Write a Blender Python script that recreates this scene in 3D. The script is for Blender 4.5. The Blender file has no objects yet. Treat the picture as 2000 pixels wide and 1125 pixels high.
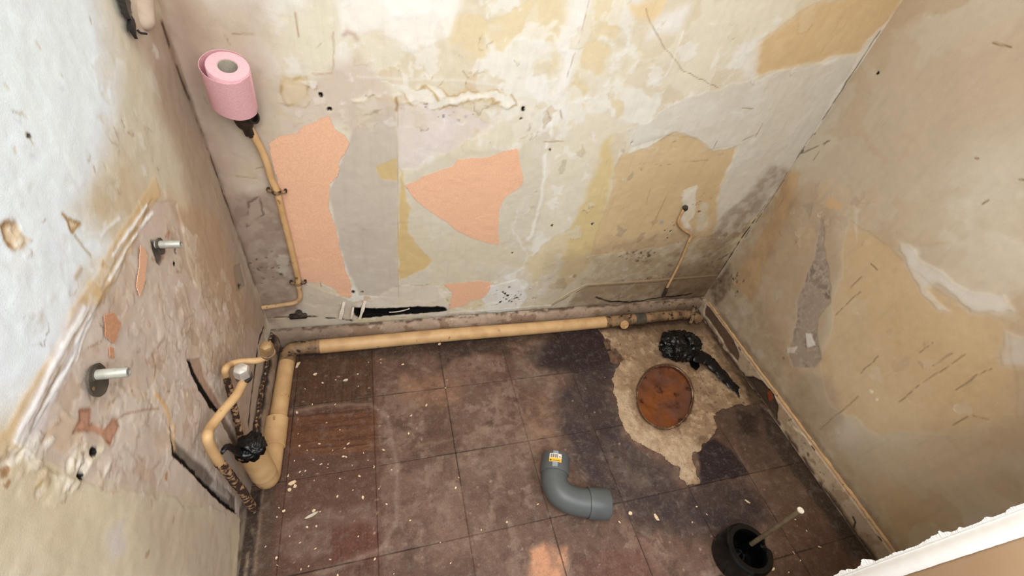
import bpy, bmesh, math, random
import numpy as np
from mathutils import Vector, Matrix

sc = bpy.context.scene
COL = sc.collection
# ------------------------------------------------------------------ camera
CAM_H = 1.10
F_PX = 851.4
RIGHT = Vector((0.95715374, -0.240416, 0.16142137))
DOWN = Vector((-0.05749905, -0.7041189, -0.70775026))
FWD = Vector((0.28381432, 0.66814424, -0.68777373))
cam = bpy.data.cameras.new('camera')
cam.sensor_fit = 'HORIZONTAL'; cam.sensor_width = 36.0
cam.lens = 36.0 * F_PX / 2000.0
cam.clip_start = 0.01
camo = bpy.data.objects.new('camera', cam); COL.objects.link(camo)
mw = Matrix((RIGHT, -DOWN, -FWD)).transposed().to_4x4()
mw.translation = Vector((0, 0, CAM_H))
camo.matrix_world = mw
sc.camera = camo
# ------------------------------------------------------------------ world, lights, exposure
w = bpy.data.worlds.new('world'); sc.world = w; w.use_nodes = True
w.node_tree.nodes['Background'].inputs[0].default_value = (0.90, 0.95, 1.0, 1)
w.node_tree.nodes['Background'].inputs[1].default_value = 0.45

def area(name, loc, target, sx, sy, power, color):
    l = bpy.data.lights.new(name, 'AREA'); l.shape = 'RECTANGLE'; l.size = sx; l.size_y = sy
    l.energy = power; l.color = color
    o = bpy.data.objects.new(name, l); COL.objects.link(o); o.location = loc
    o.rotation_euler = (Vector(target) - Vector(loc)).to_track_quat('-Z', 'Y').to_euler()
    return o
area('hall_daylight', (0.65, -0.75, 1.75), (0.0, 0.6, 0.75), 0.9, 0.9, 19.0, (0.95, 0.975, 1.0))
area('right_wall_fill', (0.05, 0.06, 1.95), (0.75, 0.35, 0.5), 0.55, 0.55, 11.0, (0.97, 0.98, 1.0))  # added unseen fill just inside the door, brightens the right wall
area('jamb_fill', (-0.12, -0.30, 1.42), (0.75, 0.0, 0.5), 0.4, 0.4, 10.0, (1.0, 0.98, 0.95))  # added unseen fill at the door opening, brightens the jamb
sc.view_settings.view_transform = 'Standard'
sc.view_settings.look = 'None'
sc.view_settings.gamma = 1.0
sc.view_settings.use_curve_mapping = False
sc.view_settings.exposure = 0.0

# ------------------------------------------------------------------ dimensions (metres)
XL, XR, YB, YF, ZC = -0.31, 1.165, 0.905, 0.02, 2.4
rng = random.Random(7)

# ------------------------------------------------------------------ measuring helpers: a sight line met with a real plane
def hit(q, axis, val):
    d = RIGHT * ((q[0] - 1000) / F_PX) + DOWN * ((q[1] - 562.5) / F_PX) + FWD
    o = Vector((0, 0, CAM_H))
    return o + d * ((val - o[axis]) / d[axis])
def on_floor(x, y, z=0.0): return hit((x, y), 2, z)
def on_back(x, y, off=0.0): return hit((x, y), 1, YB - off)
def on_left(x, y, off=0.0): return hit((x, y), 0, XL + off)
def on_right(x, y, off=0.0): return hit((x, y), 0, XR - off)

# ------------------------------------------------------------------ numpy noise
_lat = np.random.default_rng(11).random((8, 256, 256))
def vnoise(u, v, scale, seed):
    L = _lat[seed % 8]
    x = u / scale + 17.3 * seed + 40; y = v / scale + 9.1 * seed + 40
    xi = np.floor(x).astype(int); yi = np.floor(y).astype(int)
    fx = x - xi; fy = y - yi
    fx = fx * fx * (3 - 2 * fx); fy = fy * fy * (3 - 2 * fy)
    a = L[xi % 256, yi % 256]; b = L[(xi + 1) % 256, yi % 256]
    c = L[xi % 256, (yi + 1) % 256]; d = L[(xi + 1) % 256, (yi + 1) % 256]
    return (a * (1 - fx) + b * fx) * (1 - fy) + (c * (1 - fx) + d * fx) * fy
def fbm(u, v, scale, seed, octv=4, gain=0.5):
    s = 0; a = 1; t = 0
    for i in range(octv):
        s = s + a * vnoise(u, v, scale / 2 ** i, seed + i); t += a; a *= gain
    return s / t
def sstep(a, b, x):
    t = np.clip((x - a) / (b - a + 1e-12), 0, 1); return t * t * (3 - 2 * t)
def seg_dist(px, py, a, b):
    ax, ay = a; bx, by = b
    dx, dy = bx - ax, by - ay
    t = np.clip(((px - ax) * dx + (py - ay) * dy) / (dx * dx + dy * dy + 1e-12), 0, 1)
    return np.hypot(px - ax - t * dx, py - ay - t * dy), t
def poly_sdf(px, py, pts):
    d = np.full(px.shape, 1e9); ins = np.zeros(px.shape, bool)
    n = len(pts)
    for i in range(n):
        a, b = pts[i], pts[(i + 1) % n]
        d = np.minimum(d, seg_dist(px, py, a, b)[0])
        c = ((a[1] > py) != (b[1] > py)) & (px < (b[0] - a[0]) * (py - a[1]) / (b[1] - a[1] + 1e-15) + a[0])
        ins ^= c
    return np.where(ins, -d, d)
def s2l(c):
    c = np.clip(c, 0, 1)
    return np.where(c <= 0.04045, c / 12.92, ((c + 0.055) / 1.055) ** 2.4)

# ------------------------------------------------------------------ materials
def mat_attr(name, rough=0.85, bump=0.25, bscale=420, grain=0.08, spec=0.25, pits=None, dust=None, stretch=None):
    m = bpy.data.materials.new(name); m.use_nodes = True
    nt = m.node_tree; N = nt.nodes; L = nt.links; bs = N['Principled BSDF']
    at = N.new('ShaderNodeAttribute'); at.attribute_name = 'Col'
    tc = N.new('ShaderNodeTexCoord')
    n1 = N.new('ShaderNodeTexNoise'); n1.inputs['Scale'].default_value = bscale; n1.inputs['Detail'].default_value = 4
    L.new(tc.outputs['Object'], n1.inputs['Vector'])
    n2 = N.new('ShaderNodeTexNoise'); n2.inputs['Scale'].default_value = 60; n2.inputs['Detail'].default_value = 8
    L.new(tc.outputs['Object'], n2.inputs['Vector'])
    ad = N.new('ShaderNodeMath'); ad.operation = 'ADD'
    L.new(n1.outputs['Fac'], ad.inputs[0]); L.new(n2.outputs['Fac'], ad.inputs[1])
    mr = N.new('ShaderNodeMapRange'); mr.inputs['From Min'].default_value = 0.6; mr.inputs['From Max'].default_value = 1.4
    mr.inputs['To Min'].default_value = 1 - grain; mr.inputs['To Max'].default_value = 1 + grain
    L.new(ad.outputs[0], mr.inputs['Value'])
    mx = N.new('ShaderNodeVectorMath'); mx.operation = 'SCALE'
    L.new(at.outputs['Color'], mx.inputs[0]); L.new(mr.outputs['Result'], mx.inputs['Scale'])
    out = mx.outputs[0]
    def layer(out, vec_scale, scale, lo, hi, amt, mul, add):
        n = N.new('ShaderNodeTexNoise'); n.inputs['Scale'].default_value = scale; n.inputs['Detail'].default_value = 6; n.inputs['Roughness'].default_value = .62
        if vec_scale:
            mp = N.new('ShaderNodeMapping'); mp.inputs['Scale'].default_value = vec_scale; mp.inputs['Rotation'].default_value = (.2, .15, .35)
            L.new(tc.outputs['Object'], mp.inputs['Vector']); L.new(mp.outputs[0], n.inputs['Vector'])
        else: L.new(tc.outputs['Object'], n.inputs['Vector'])
        r = N.new('ShaderNodeMapRange'); r.inputs['From Min'].default_value = lo; r.inputs['From Max'].default_value = hi; r.inputs['To Max'].default_value = amt
        L.new(n.outputs['Fac'], r.inputs['Value'])
        sc2 = N.new('ShaderNodeVectorMath'); sc2.operation = 'MULTIPLY_ADD'
        L.new(out, sc2.inputs[0]); sc2.inputs[1].default_value = (mul,) * 3; sc2.inputs[2].default_value = (add, add * .92, add * .82)
        m3 = N.new('ShaderNodeMix'); m3.data_type = 'VECTOR'
        L.new(r.outputs['Result'], m3.inputs['Factor']); L.new(out, m3.inputs[4]); L.new(sc2.outputs[0], m3.inputs[5])
        return m3.outputs[1]
    for a in (pits or []): out = layer(out, *a, .38, 0.0)
    for a in (dust or []): out = layer(out, *a, .85, .12)
    for a in (stretch or []): out = layer(out, *a, .80, 0.0)
    L.new(out, bs.inputs['Base Color'])
    bp = N.new('ShaderNodeBump'); bp.inputs['Strength'].default_value = bump; bp.inputs['Distance'].default_value = 0.002
    L.new(ad.outputs[0], bp.inputs['Height']); L.new(bp.outputs['Normal'], bs.inputs['Normal'])
    bs.inputs['Roughness'].default_value = rough
    bs.inputs['Specular IOR Level'].default_value = spec
    return m
def mat(name, c1, c2=None, scale=40, rough=0.6, metal=0.0, bump=0.15, lo=0.4, hi=0.65, spec=0.4, c3=None, s3=120, lo3=0.55, hi3=0.62):
    """two or three colours mixed by noise, sRGB 0-255 in"""
    m = bpy.data.materials.new(name); m.use_nodes = True
    nt = m.node_tree; N = nt.nodes; L = nt.links; bs = N['Principled BSDF']
    lin = lambda c: tuple(float(x) for x in s2l(np.array(c) / 255.0)) + (1,)
    tc = N.new('ShaderNodeTexCoord')
    n1 = N.new('ShaderNodeTexNoise'); n1.inputs['Scale'].default_value = scale; n1.inputs['Detail'].default_value = 7
    L.new(tc.outputs['Object'], n1.inputs['Vector'])
    r = N.new('ShaderNodeValToRGB'); r.color_ramp.elements[0].position = lo; r.color_ramp.elements[1].position = hi
    r.color_ramp.elements[0].color = lin(c1); r.color_ramp.elements[1].color = lin(c2 or c1)
    L.new(n1.outputs['Fac'], r.inputs['Fac']); out = r.outputs['Color']
    if c3:
        n3 = N.new('ShaderNodeTexNoise'); n3.inputs['Scale'].default_value = s3; n3.inputs['Detail'].default_value = 6
        L.new(tc.outputs['Object'], n3.inputs['Vector'])
        mr = N.new('ShaderNodeMapRange'); mr.inputs['From Min'].default_value = lo3; mr.inputs['From Max'].default_value = hi3
        L.new(n3.outputs['Fac'], mr.inputs['Value'])
        mx = N.new('ShaderNodeMix'); mx.data_type = 'RGBA'
        L.new(mr.outputs['Result'], mx.inputs['Factor']); L.new(out, mx.inputs['A']); mx.inputs['B'].default_value = lin(c3)
        out = mx.outputs['Result']
    L.new(out, bs.inputs['Base Color'])
    bs.inputs['Roughness'].default_value = rough; bs.inputs['Metallic'].default_value = metal
    bs.inputs['Specular IOR Level'].default_value = spec
    if bump:
        bp = N.new('ShaderNodeBump'); bp.inputs['Strength'].default_value = bump; bp.inputs['Distance'].default_value = 0.002
        L.new(n1.outputs['Fac'], bp.inputs['Height']); L.new(bp.outputs['Normal'], bs.inputs['Normal'])
    return m

M_WALL = mat_attr('distressed_plaster', 0.9, 0.13, 600, 0.05, 0.15, pits=[(None, 150, .70, .78, .35)], stretch=[((70, 70, 7), 1, .52, .75, .35), (None, 14, .5, .75, .3)])
M_TILE = mat_attr('worn_vinyl_tile', 0.6, 0.3, 320, 0.26, 0.3, pits=[(None, 130, .60, .70, .6), ((40, 300, 1), 1, .62, .72, .35)], dust=[(None, 210, .54, .68, .40), (None, 45, .52, .70, .40), ((300, 40, 1), 1, .62, .72, .35)])
M_SLAB = mat_attr('rough_concrete', 0.95, 0.7, 260, 0.25, 0.15, pits=[(None, 170, .58, .68, .75), (None, 40, .60, .72, .4)], dust=[(None, 200, .60, .70, .5)])
M_SKIRT = mat_attr('chipped_skirting_paint', 0.8, 0.3, 260, 0.16, 0.25, pits=[(None, 70, .60, .68, .7), (None, 190, .62, .7, .6)], dust=[(None, 120, .62, .7, .3)])
M_PEACH = mat('peach_wallpaper', (218, 172, 142), (226, 182, 152), 300, 0.9, bump=0.08, spec=0.1)
M_TERRA = mat('terracotta_wallpaper', (188, 140, 110), (200, 152, 122), 200, 0.9, bump=0.08, spec=0.1)
M_SCRAPW = mat('white_paper', (225, 215, 200), (214, 203, 188), 200, 0.9, bump=0.08, spec=0.1)
M_CREAM = mat('cream_pipe_paint', (206, 170, 122), (188, 150, 104), 22, 0.5, bump=0.1, c3=(120, 84, 56), s3=55, lo3=0.66, hi3=0.74)
M_CREAMD = mat('grimy_cream_paint', (150, 120, 88), (104, 82, 60), 30, 0.6, bump=0.25, c3=(48, 35, 27), s3=70, lo3=0.55, hi3=0.63)
M_WPAINT = mat('wall_coloured_pipe_paint', (202, 168, 124), (180, 146, 106), 30, 0.6, bump=0.15, c3=(92, 66, 46), s3=90, lo3=0.64, hi3=0.72)
M_RUST = mat('flaking_rusty_paint', (58, 38, 28), (176, 140, 104), 95, 0.85, bump=0.9, lo=0.50, hi=0.60)
M_BLACKPL = mat('black_plastic_film', (6, 6, 8), (10, 10, 12), 55, 0.36, bump=0.35, spec=0.45)
M_BLACKRUB = mat('black_fitting', (34, 26, 20), (52, 40, 30), 60, 0.5, bump=0.2)
M_BLACKGL = mat('black_glossy_plastic', (5, 6, 7), (8, 10, 10), 30, 0.2, bump=0.02, spec=0.4)
M_PVC = mat('grey_pvc', (88, 92, 92), (82, 86, 87), 25, 0.42, bump=0.03)
M_CHROME = mat('worn_chrome', (240, 238, 232), (210, 206, 196), 40, 0.25, 0.6, bump=0.15)
M_BRASS = mat('painted_brass_nut', (176, 146, 104), (136, 108, 74), 60, 0.45, 0.4, bump=0.2)
M_STEEL = mat('dull_zinc', (184, 184, 174), (160, 160, 150), 70, 0.4, 0.3, bump=0.1)
M_PLATE = mat('olive_grey_plate', (84, 78, 68), (66, 60, 52), 60, 0.7, bump=0.2)
M_DARK = mat('dark_iron', (40, 32, 27), (74, 60, 48), 70, 0.75, bump=0.4)
M_PINK = mat('pink_tissue', (228, 180, 186), (222, 172, 180), 320, 0.95, bump=0.3, spec=0.05)
M_CARD = mat('grey_cardboard', (190, 180, 166), (178, 168, 154), 120, 0.95, bump=0.1, spec=0.05)
M_WHITE = mat('white_gloss_paint', (250, 250, 249), (246, 246, 244), 60, 0.35, bump=0.15)
M_JAMB = mat('beige_jamb_paint', (244, 212, 176), (238, 204, 168), 14, 0.6, bump=0.1)
M_ROD = mat('clear_brown_handle', (112, 98, 78), (96, 84, 66), 60, 0.3, bump=0.05)
M_TIP = mat('white_end', (232, 222, 208), (214, 203, 190), 200, 0.6)
M_FLAKE = mat('paint_flake', (226, 202, 170), (206, 176, 140), 150, 0.85, bump=0.1, spec=0.15)
M_FLAKEG = mat('pale_grey_flake', (205, 196, 180), (180, 168, 150), 150, 0.85, bump=0.1, spec=0.15)
M_RUSTWOOD = mat('wet_rusty_clay', (126, 72, 36), (100, 64, 50), 14, 0.32, bump=0.5, lo=0.38, hi=0.62, c3=(52, 26, 16), s3=34, lo3=0.6, hi3=0.72)
M_CLAY = mat('clay_pipe_wall', (92, 54, 34), (60, 36, 24), 50, 0.6, bump=0.4)
M_BROKEN = mat('broken_tile_underside', (112, 86, 66), (74, 56, 44), 90, 0.85, bump=0.7)
M_YELLOW = mat('yellow_print', (226, 178, 48), (232, 188, 60), 100, 0.5, bump=0)
M_RED = mat('red_print', (196, 66, 46), None, 100, 0.5, bump=0)
M_INK = mat('black_print', (28, 26, 26), None, 100, 0.6, bump=0)
M_CEIL = mat('ceiling_paint', (226, 220, 206), (214, 206, 190), 6, 0.9, bump=0.1)

# ------------------------------------------------------------------ object helpers
def tag(o, label=None, cat=None, group=None, kind=None):
    for k, v in (('label', label), ('category', cat), ('group', group), ('kind', kind)):
        if v: o[k] = v
    return o
def thing(name, loc, label, cat, group=None):
    o = bpy.data.objects.new(name, None); o.empty_display_size = 0.03
    COL.objects.link(o); o.location = loc
    return tag(o, label, cat, group)
def wloc(o):
    p = Vector(o.location)
    while o.parent: o = o.parent; p += Vector(o.location)
    return p
def link(name, me, m, parent=None, smooth=True, origin=None):
    """mesh given in world coordinates; moved to its parent's (or its own) origin"""
    if m: me.materials.append(m)
    o = bpy.data.objects.new(name, me); COL.objects.link(o)
    off = Vector((0, 0, 0))
    if parent: o.parent = parent; off = wloc(parent)
    elif origin is not None: o.location = origin; off = Vector(origin)
    if off.length > 0: me.transform(Matrix.Translation(-off))
    if smooth: me.polygons.foreach_set('use_smooth', [True] * len(me.polygons))
    me.update()
    return o
def bm_obj(name, bm, m, parent=None, smooth=True, origin=None, sharp=40):
    bmesh.ops.recalc_face_normals(bm, faces=bm.faces)
    if smooth:
        for e in bm.edges:
            if len(e.link_faces) == 2 and e.calc_face_angle(0) > math.radians(sharp): e.smooth = False
    me = bpy.data.meshes.new(name); bm.to_mesh(me); bm.free()
    return link(name, me, m, parent, smooth, origin)
def spline(pts, n=8):
    P = [Vector(p) for p in pts]
    if len(P) < 3: return P
    out = []
    for i in range(len(P) - 1):
        p0 = P[i - 1] if i else P[0] * 2 - P[1]; p1, p2 = P[i], P[i + 1]
        p3 = P[i + 2] if i + 2 < len(P) else P[-1] * 2 - P[-2]
        for k in range(n):
            t = k / n
            out.append(0.5 * ((2 * p1) + (p2 - p0) * t + (2 * p0 - 5 * p1 + 4 * p2 - p3) * t * t + (3 * p1 - p0 - 3 * p2 + p3) * t ** 3))
    out.append(P[-1]); return out
def bend(pts, r, n=6):
    """polyline with its corners rounded to radius r"""
    P = [Vector(p) for p in pts]; out = [P[0]]
    for i in range(1, len(P) - 1):
        a, b, c = P[i - 1], P[i], P[i + 1]
        d1 = (a - b).normalized(); d2 = (c - b).normalized()
        t = min(r, (a - b).length * 0.48, (c - b).length * 0.48)
        s, e = b + d1 * t, b + d2 * t
        for k in range(n + 1):
            f = k / n; out.append(s * (1 - f) ** 2 + b * 2 * f * (1 - f) + e * f * f)
    out.append(P[-1]); return out
def tube_bm(bm, pts, rad, seg=16, caps=True, jitter=0.0):
    P = [Vector(p) for p in pts]; n = len(P)
    R = rad if isinstance(rad, (list, tuple)) else [rad] * n
    rings = []; prev = None
    for i in range(n):
        t = (P[min(i + 1, n - 1)] - P[max(i - 1, 0)]).normalized()
        if prev is None:
            a = Vector((0, 0, 1)) if abs(t.z) < 0.9 else Vector((1, 0, 0))
            u = t.cross(a).normalized()
        else: u = (prev - t * prev.dot(t)).normalized()
        prev = u; v = t.cross(u)
        rings.append([bm.verts.new(P[i] + (u * math.cos(2 * math.pi * k / seg) + v * math.sin(2 * math.pi * k / seg)) * R[i] * (1 + (rng.uniform(-jitter, jitter) if jitter else 0))) for k in range(seg)])
    for i in range(n - 1):
        for k in range(seg):
            bm.faces.new((rings[i][k], rings[i][(k + 1) % seg], rings[i + 1][(k + 1) % seg], rings[i + 1][k]))
    if caps:
        bm.faces.new(rings[0][::-1]); bm.faces.new(rings[-1])
    return rings
def tube(name, pts, rad, m, parent, seg=16, jitter=0.0, caps=True):
    bm = bmesh.new(); tube_bm(bm, pts, rad, seg, caps, jitter)
    return bm_obj(name, bm, m, parent)
def lathe(name, base, axis, prof, m, parent, seg=32, close=False):
    """prof: (radius, height) pairs turned round axis from base"""
    axis = Vector(axis).normalized(); base = Vector(base)
    a = Vector((0, 0, 1)) if abs(axis.z) < 0.9 else Vector((1, 0, 0))
    u = axis.cross(a).normalized(); v = axis.cross(u)
    bm = bmesh.new(); rings = []
    for r, h in prof:
        if r < 1e-6: rings.append([bm.verts.new(base + axis * h)])
        else: rings.append([bm.verts.new(base + axis * h + (u * math.cos(2 * math.pi * k / seg) + v * math.sin(2 * math.pi * k / seg)) * r) for k in range(seg)])
    pairs = list(zip(rings, rings[1:])) + ([(rings[-1], rings[0])] if close else [])
    for A, B in pairs:
        for k in range(seg):
            q = [A[k % len(A)], A[(k + 1) % len(A)], B[(k + 1) % len(B)], B[k % len(B)]]
            q2 = []
            for x in q:
                if x not in q2: q2.append(x)
            if len(q2) > 2: bm.faces.new(q2)
    return bm_obj(name, bm, m, parent)
def box(name, lo, hi, m, parent=None, bev=0.0, origin=None):
    bm = bmesh.new()
    bmesh.ops.create_cube(bm, size=1)
    lo, hi = Vector(lo), Vector(hi)
    for v in bm.verts: v.co = Vector([(lo[i] + hi[i]) / 2 + v.co[i] * (hi[i] - lo[i]) for i in range(3)])
    if bev: bmesh.ops.bevel(bm, geom=bm.edges[:], offset=bev, segments=2, affect='EDGES')
    return bm_obj(name, bm, m, parent, origin=origin)
def slab(name, outline, normal, thick, m, parent=None, curl=0.0, origin=None, hole=None):
    """thin flat piece: outline of world points, thickness along normal"""
    bm = bmesh.new(); nrm = Vector(normal).normalized()
    vs = [bm.verts.new(Vector(p)) for p in outline]
    f = bm.faces.new(vs)
    r = bmesh.ops.extrude_face_region(bm, geom=[f])
    for v in [g for g in r['geom'] if isinstance(g, bmesh.types.BMVert)]: v.co += nrm * thick
    bmesh.ops.triangulate(bm, faces=[x for x in bm.faces if len(x.verts) > 4])
    return bm_obj(name, bm, m, parent, smooth=False, origin=origin)
def ragged(pts, step, amp, seed):
    """closed outline of 2D points cut into short lengths with a torn wobble"""
    r = random.Random(seed); out = []
    n = len(pts)
    for i in range(n):
        a, b = Vector(pts[i]), Vector(pts[(i + 1) % n])
        L = (b - a).length; k = max(1, int(L / step))
        nn = Vector((-(b - a).y, (b - a).x)) / max(L, 1e-9)
        for j in range(k):
            p = a + (b - a) * (j / k)
            out.append(p + nn * r.uniform(-amp, amp))
    return out

# ------------------------------------------------------------------ painted, displaced surfaces
class Surf:
    lw, lh = 1.0, 1.0
    def __init__(s, us, vs, pos, pxuv, base):
        s.us, s.vs, s.pos, s.pxuv = us, vs, pos, pxuv
        U, V = np.meshgrid(us, vs, indexing='ij')
        s.sh = U.shape; s.U = U.ravel(); s.V = V.ravel()
        s.setup(base)
    def setup(s, base):
        s.col = np.tile(np.array(base, float) / 255, (len(s.U), 1)); s.h = np.zeros(len(s.U))
    def uv(s, pts, px=True): return [s.pxuv(*p) for p in pts] if px else list(pts)
    def sub(s, pts, mar):
        a = np.array(pts); lo = a.min(0) - mar; hi = a.max(0) + mar
        return np.nonzero((s.U >= lo[0]) & (s.U <= hi[0]) & (s.V >= lo[1]) & (s.V <= hi[1]))[0]
    def warp(s, i, amp, sc_, seed):
        u, v = s.U[i], s.V[i]
        if amp == 0: return u, v
        return (u + (fbm(u, v, sc_, seed, 4) - .5) * 2.6 * amp, v + (fbm(u + 3.7, v + 1.9, sc_, seed + 3, 4) - .5) * 2.6 * amp)
    def mix(s, i, c, a):
        a = np.clip(a, 0, 1)[:, None]; s.col[i] = s.col[i] * (1 - a) + np.array(c, float) / 255 * a
    ks, ko = 1.0, 1.0
    def poly(s, pts, c, op=1.0, soft=0.004, warp=0.008, wsc=0.05, h=0.0, rim=None, px=True, seed=1, mottle=0.0, msc=0.02, under=False):
        soft = soft * s.ks; op = op * s.ko
        P = s.uv(pts, px); i = s.sub(P, soft + warp * 2.6 + 0.01)
        if not len(i): return
        u, v = s.warp(i, warp, wsc, seed)
        d = poly_sdf(u, v, P)
        a = 1 - sstep(-soft, soft, d)
        k = op
        if mottle: k = op * (1 - mottle + mottle * sstep(.35, .62, fbm(s.U[i], s.V[i], msc, seed + 5, 4)))
        if c is not None: s.mix(i, c, a * k)
        if h: s.h[i] += h * (1 - sstep(-0.0015, 0.0015, d)) * np.minimum(1, op * 1.5)
        if rim:
            rc, rw, ro = rim
            br = sstep(.4, .6, fbm(s.U[i], s.V[i], 0.03, seed + 2, 3))
            if under: br = br * sstep(0, max(1e-4, .5 * (np.array(P)[:, 1].mean() - np.array(P)[:, 1].min())), np.array(P)[:, 1].mean() - v)
            s.mix(i, rc, np.exp(-(d / rw) ** 2) * ro * br)
    def line(s, pts, c, wd=0.002, op=1.0, h=0.0, warp=0.003, wsc=0.03, px=True, seed=2, breaks=0.0, taper=False):
        P = s.uv(pts, px); i = s.sub(P, wd * 3 + warp * 2.6 + 0.005)
        if not len(i): return
        u, v = s.warp(i, warp, wsc, seed)
        d = np.full(len(i), 1e9)
        for a, b in zip(P, P[1:]): d = np.minimum(d, seg_dist(u, v, a, b)[0])
        wd = wd * s.lw * (.45 + 1.1 * fbm(s.U[i], s.V[i], 0.02, seed + 1, 3))
        a = np.exp(-(d / wd) ** 2)
        if breaks: a = a * sstep(breaks - .06, breaks + .10, fbm(s.U[i], s.V[i], 0.03, seed + 4, 4))
        if c is not None: s.mix(i, c, a * op)
        s.h[i] += h * a * s.lh
    def dot(s, q, r, c, op=1.0, h=0.0, px=True, warp=0.002, seed=3):
        P = s.uv([q], px); i = s.sub(P, r * 2 + warp * 3 + .002)
        if not len(i): return
        u, v = s.warp(i, warp, 0.01, seed)
        d = np.hypot(u - P[0][0], v - P[0][1])
        a = 1 - sstep(r * .7, r * 1.25, d)
        if c is not None: s.mix(i, c, a * op)
        s.h[i] += h * (1 - sstep(r * .3, r * .75, d))
    def specks(s, q, spread, n, r, c, seed, h=0.0):
        g = random.Random(seed); p = s.pxuv(*q)
        for _ in range(n):
            s.dot((p[0] + g.gauss(0, spread[0]), p[1] + g.gauss(0, spread[1])), r * g.choice([.3, .4, .5, .6, .8, 1.2]), c, g.uniform(.4, 1), h, px=False, warp=r * 1.1, seed=g.randint(0, 7))
    def patches(s, c, scale, lo, soft, op, seed, h=0.0, box_=None, stretch=1.0):
        i = np.arange(len(s.U))
        if box_ is not None:
            P = s.uv(box_); i = s.sub(P, 0.08)
        u, v = s.warp(i, scale * .25, scale * .5, seed + 1)
        f = fbm(u, v * stretch, scale, seed, 5, .55)
        a = sstep(lo, lo + soft, f)
        if box_ is not None: a = a * (1 - sstep(-.05, .05, poly_sdf(s.U[i], s.V[i], P)))
        s.mix(i, c, a * op); s.h[i] += h * a
    def tears(s, region, n, seed, size, cols, op=.6, h=.0005, tall=1.6, rim=.7):
        g = random.Random(seed); P = s.uv(region); a = np.array(P); lo, hi = a.min(0), a.max(0); k = 0
        while k < n:
            u, v = g.uniform(lo[0], hi[0]), g.uniform(lo[1], hi[1])
            if poly_sdf(np.array([u]), np.array([v]), P)[0] > 0: continue
            k += 1; R_ = size * g.choice([.5, .8, 1.1, 1.6, 2.4]); m_ = g.randint(5, 8); a0 = g.random() * 6
            pl = [(u + math.cos(a0 + 2 * math.pi * j / m_) * R_ * g.uniform(.4, 1.1), v + math.sin(a0 + 2 * math.pi * j / m_) * R_ * tall * g.uniform(.4, 1.1)) for j in range(m_)]
            c = g.choice(cols); hh = h * g.choice([-1, 1, 1])
            rc = g.choice([(118, 90, 62), (236, 226, 206), (150, 116, 80)])  # rim colours stand in for shadow and lit lip of torn paper
            s.poly(pl, c, op * g.uniform(.3, 1), .0014, R_ * .5, R_ * .9, hh, (rc, .0013, rim * g.uniform(.2, 1)), px=False, seed=g.randint(0, 7), under=True)
    def relief(s, amps, seed):
        for sc_, am in amps: s.h += (fbm(s.U, s.V, sc_, seed, 3) - .5) * 2 * am; seed += 2
    def build(s, name, m, parent=None, keep=None, gain=1.0, skirt=0.0, origin=None):
        xyz = s.pos(s.U, s.V, s.h); nu, nv = s.sh
        idx = np.arange(nu * nv).reshape(nu, nv)
        q = np.stack([idx[:-1, :-1], idx[1:, :-1], idx[1:, 1:], idx[:-1, 1:]], -1).reshape(-1, 4)
        col = np.minimum(s2l(s.col) * gain, .93)
        if keep is not None:
            cu = s.U[q].mean(1); cv = s.V[q].mean(1); q = q[keep(cu, cv)]
            if not len(q): return None
            used = np.unique(q); mp = np.full(nu * nv, -1); mp[used] = np.arange(len(used))
            q = mp[q]; xyz = xyz[used]; col = col[used]
        if skirt:                                      # thickness: drop every open edge
            e = np.concatenate([q[:, [0, 1]], q[:, [1, 2]], q[:, [2, 3]], q[:, [3, 0]]])
            key = np.sort(e, 1); kk = key[:, 0].astype(np.int64) * 10000000 + key[:, 1]
            un, inv, cnt = np.unique(kk, return_inverse=True, return_counts=True)
            be = e[cnt[inv] == 1]; bv = np.unique(be); mp = np.full(len(xyz), -1); mp[bv] = np.arange(len(bv)) + len(xyz)
            low = xyz[bv].copy(); low[:, 2] -= skirt
            xyz = np.concatenate([xyz, low]); col = np.concatenate([col, col[bv] * .6])
            q = np.concatenate([q, np.stack([be[:, 1], be[:, 0], mp[be[:, 0]], mp[be[:, 1]]], 1)])
        me = bpy.data.meshes.new(name)
        me.vertices.add(len(xyz)); me.vertices.foreach_set('co', np.ascontiguousarray(xyz, np.float32).ravel())
        me.loops.add(q.size); me.loops.foreach_set('vertex_index', np.ascontiguousarray(q, np.int32).ravel())
        me.polygons.add(len(q)); me.polygons.foreach_set('loop_start', np.arange(0, q.size, 4, dtype=np.int32))
        me.update(calc_edges=True)
        ca = me.color_attributes.new('Col', 'FLOAT_COLOR', 'POINT')
        ca.data.foreach_set('color', np.concatenate([col, np.ones((len(col), 1))], 1).astype(np.float32).ravel())
        return link(name, me, m, parent, True, origin)
def rngs(*seg):
    out = []
    for a, b, st in seg: out.append(np.arange(a, b - st * .3, st))
    out.append([seg[-1][1]]); return np.concatenate(out)

FINE = 0.0025
# ================================================================== BACK WALL
pos_back = lambda U, V, h: np.stack([U, YB - h, V], -1)
def px_back(x, y): p = on_back(x, y); return (p.x, p.z)
B = Surf(rngs((XL - .02, XR + .02, FINE)), rngs((-0.01, 1.10, FINE), (1.10, ZC, .03)), pos_back, px_back, (216, 201, 168))
B.relief([(.25, .0025), (.06, .0008), (.015, .0003)], 1)
B.patches((226, 216, 192), .16, .47, .08, .75, 2, .0004)
B.patches((205, 184, 146), .13, .55, .06, .6, 5, -.0003)
B.patches((213, 188, 138), .20, .58, .05, .7, 3, -.0004)
B.patches((228, 220, 200), .05, .60, .06, .5, 6, .0003)
B.lw, B.lh = .72, .45
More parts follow.
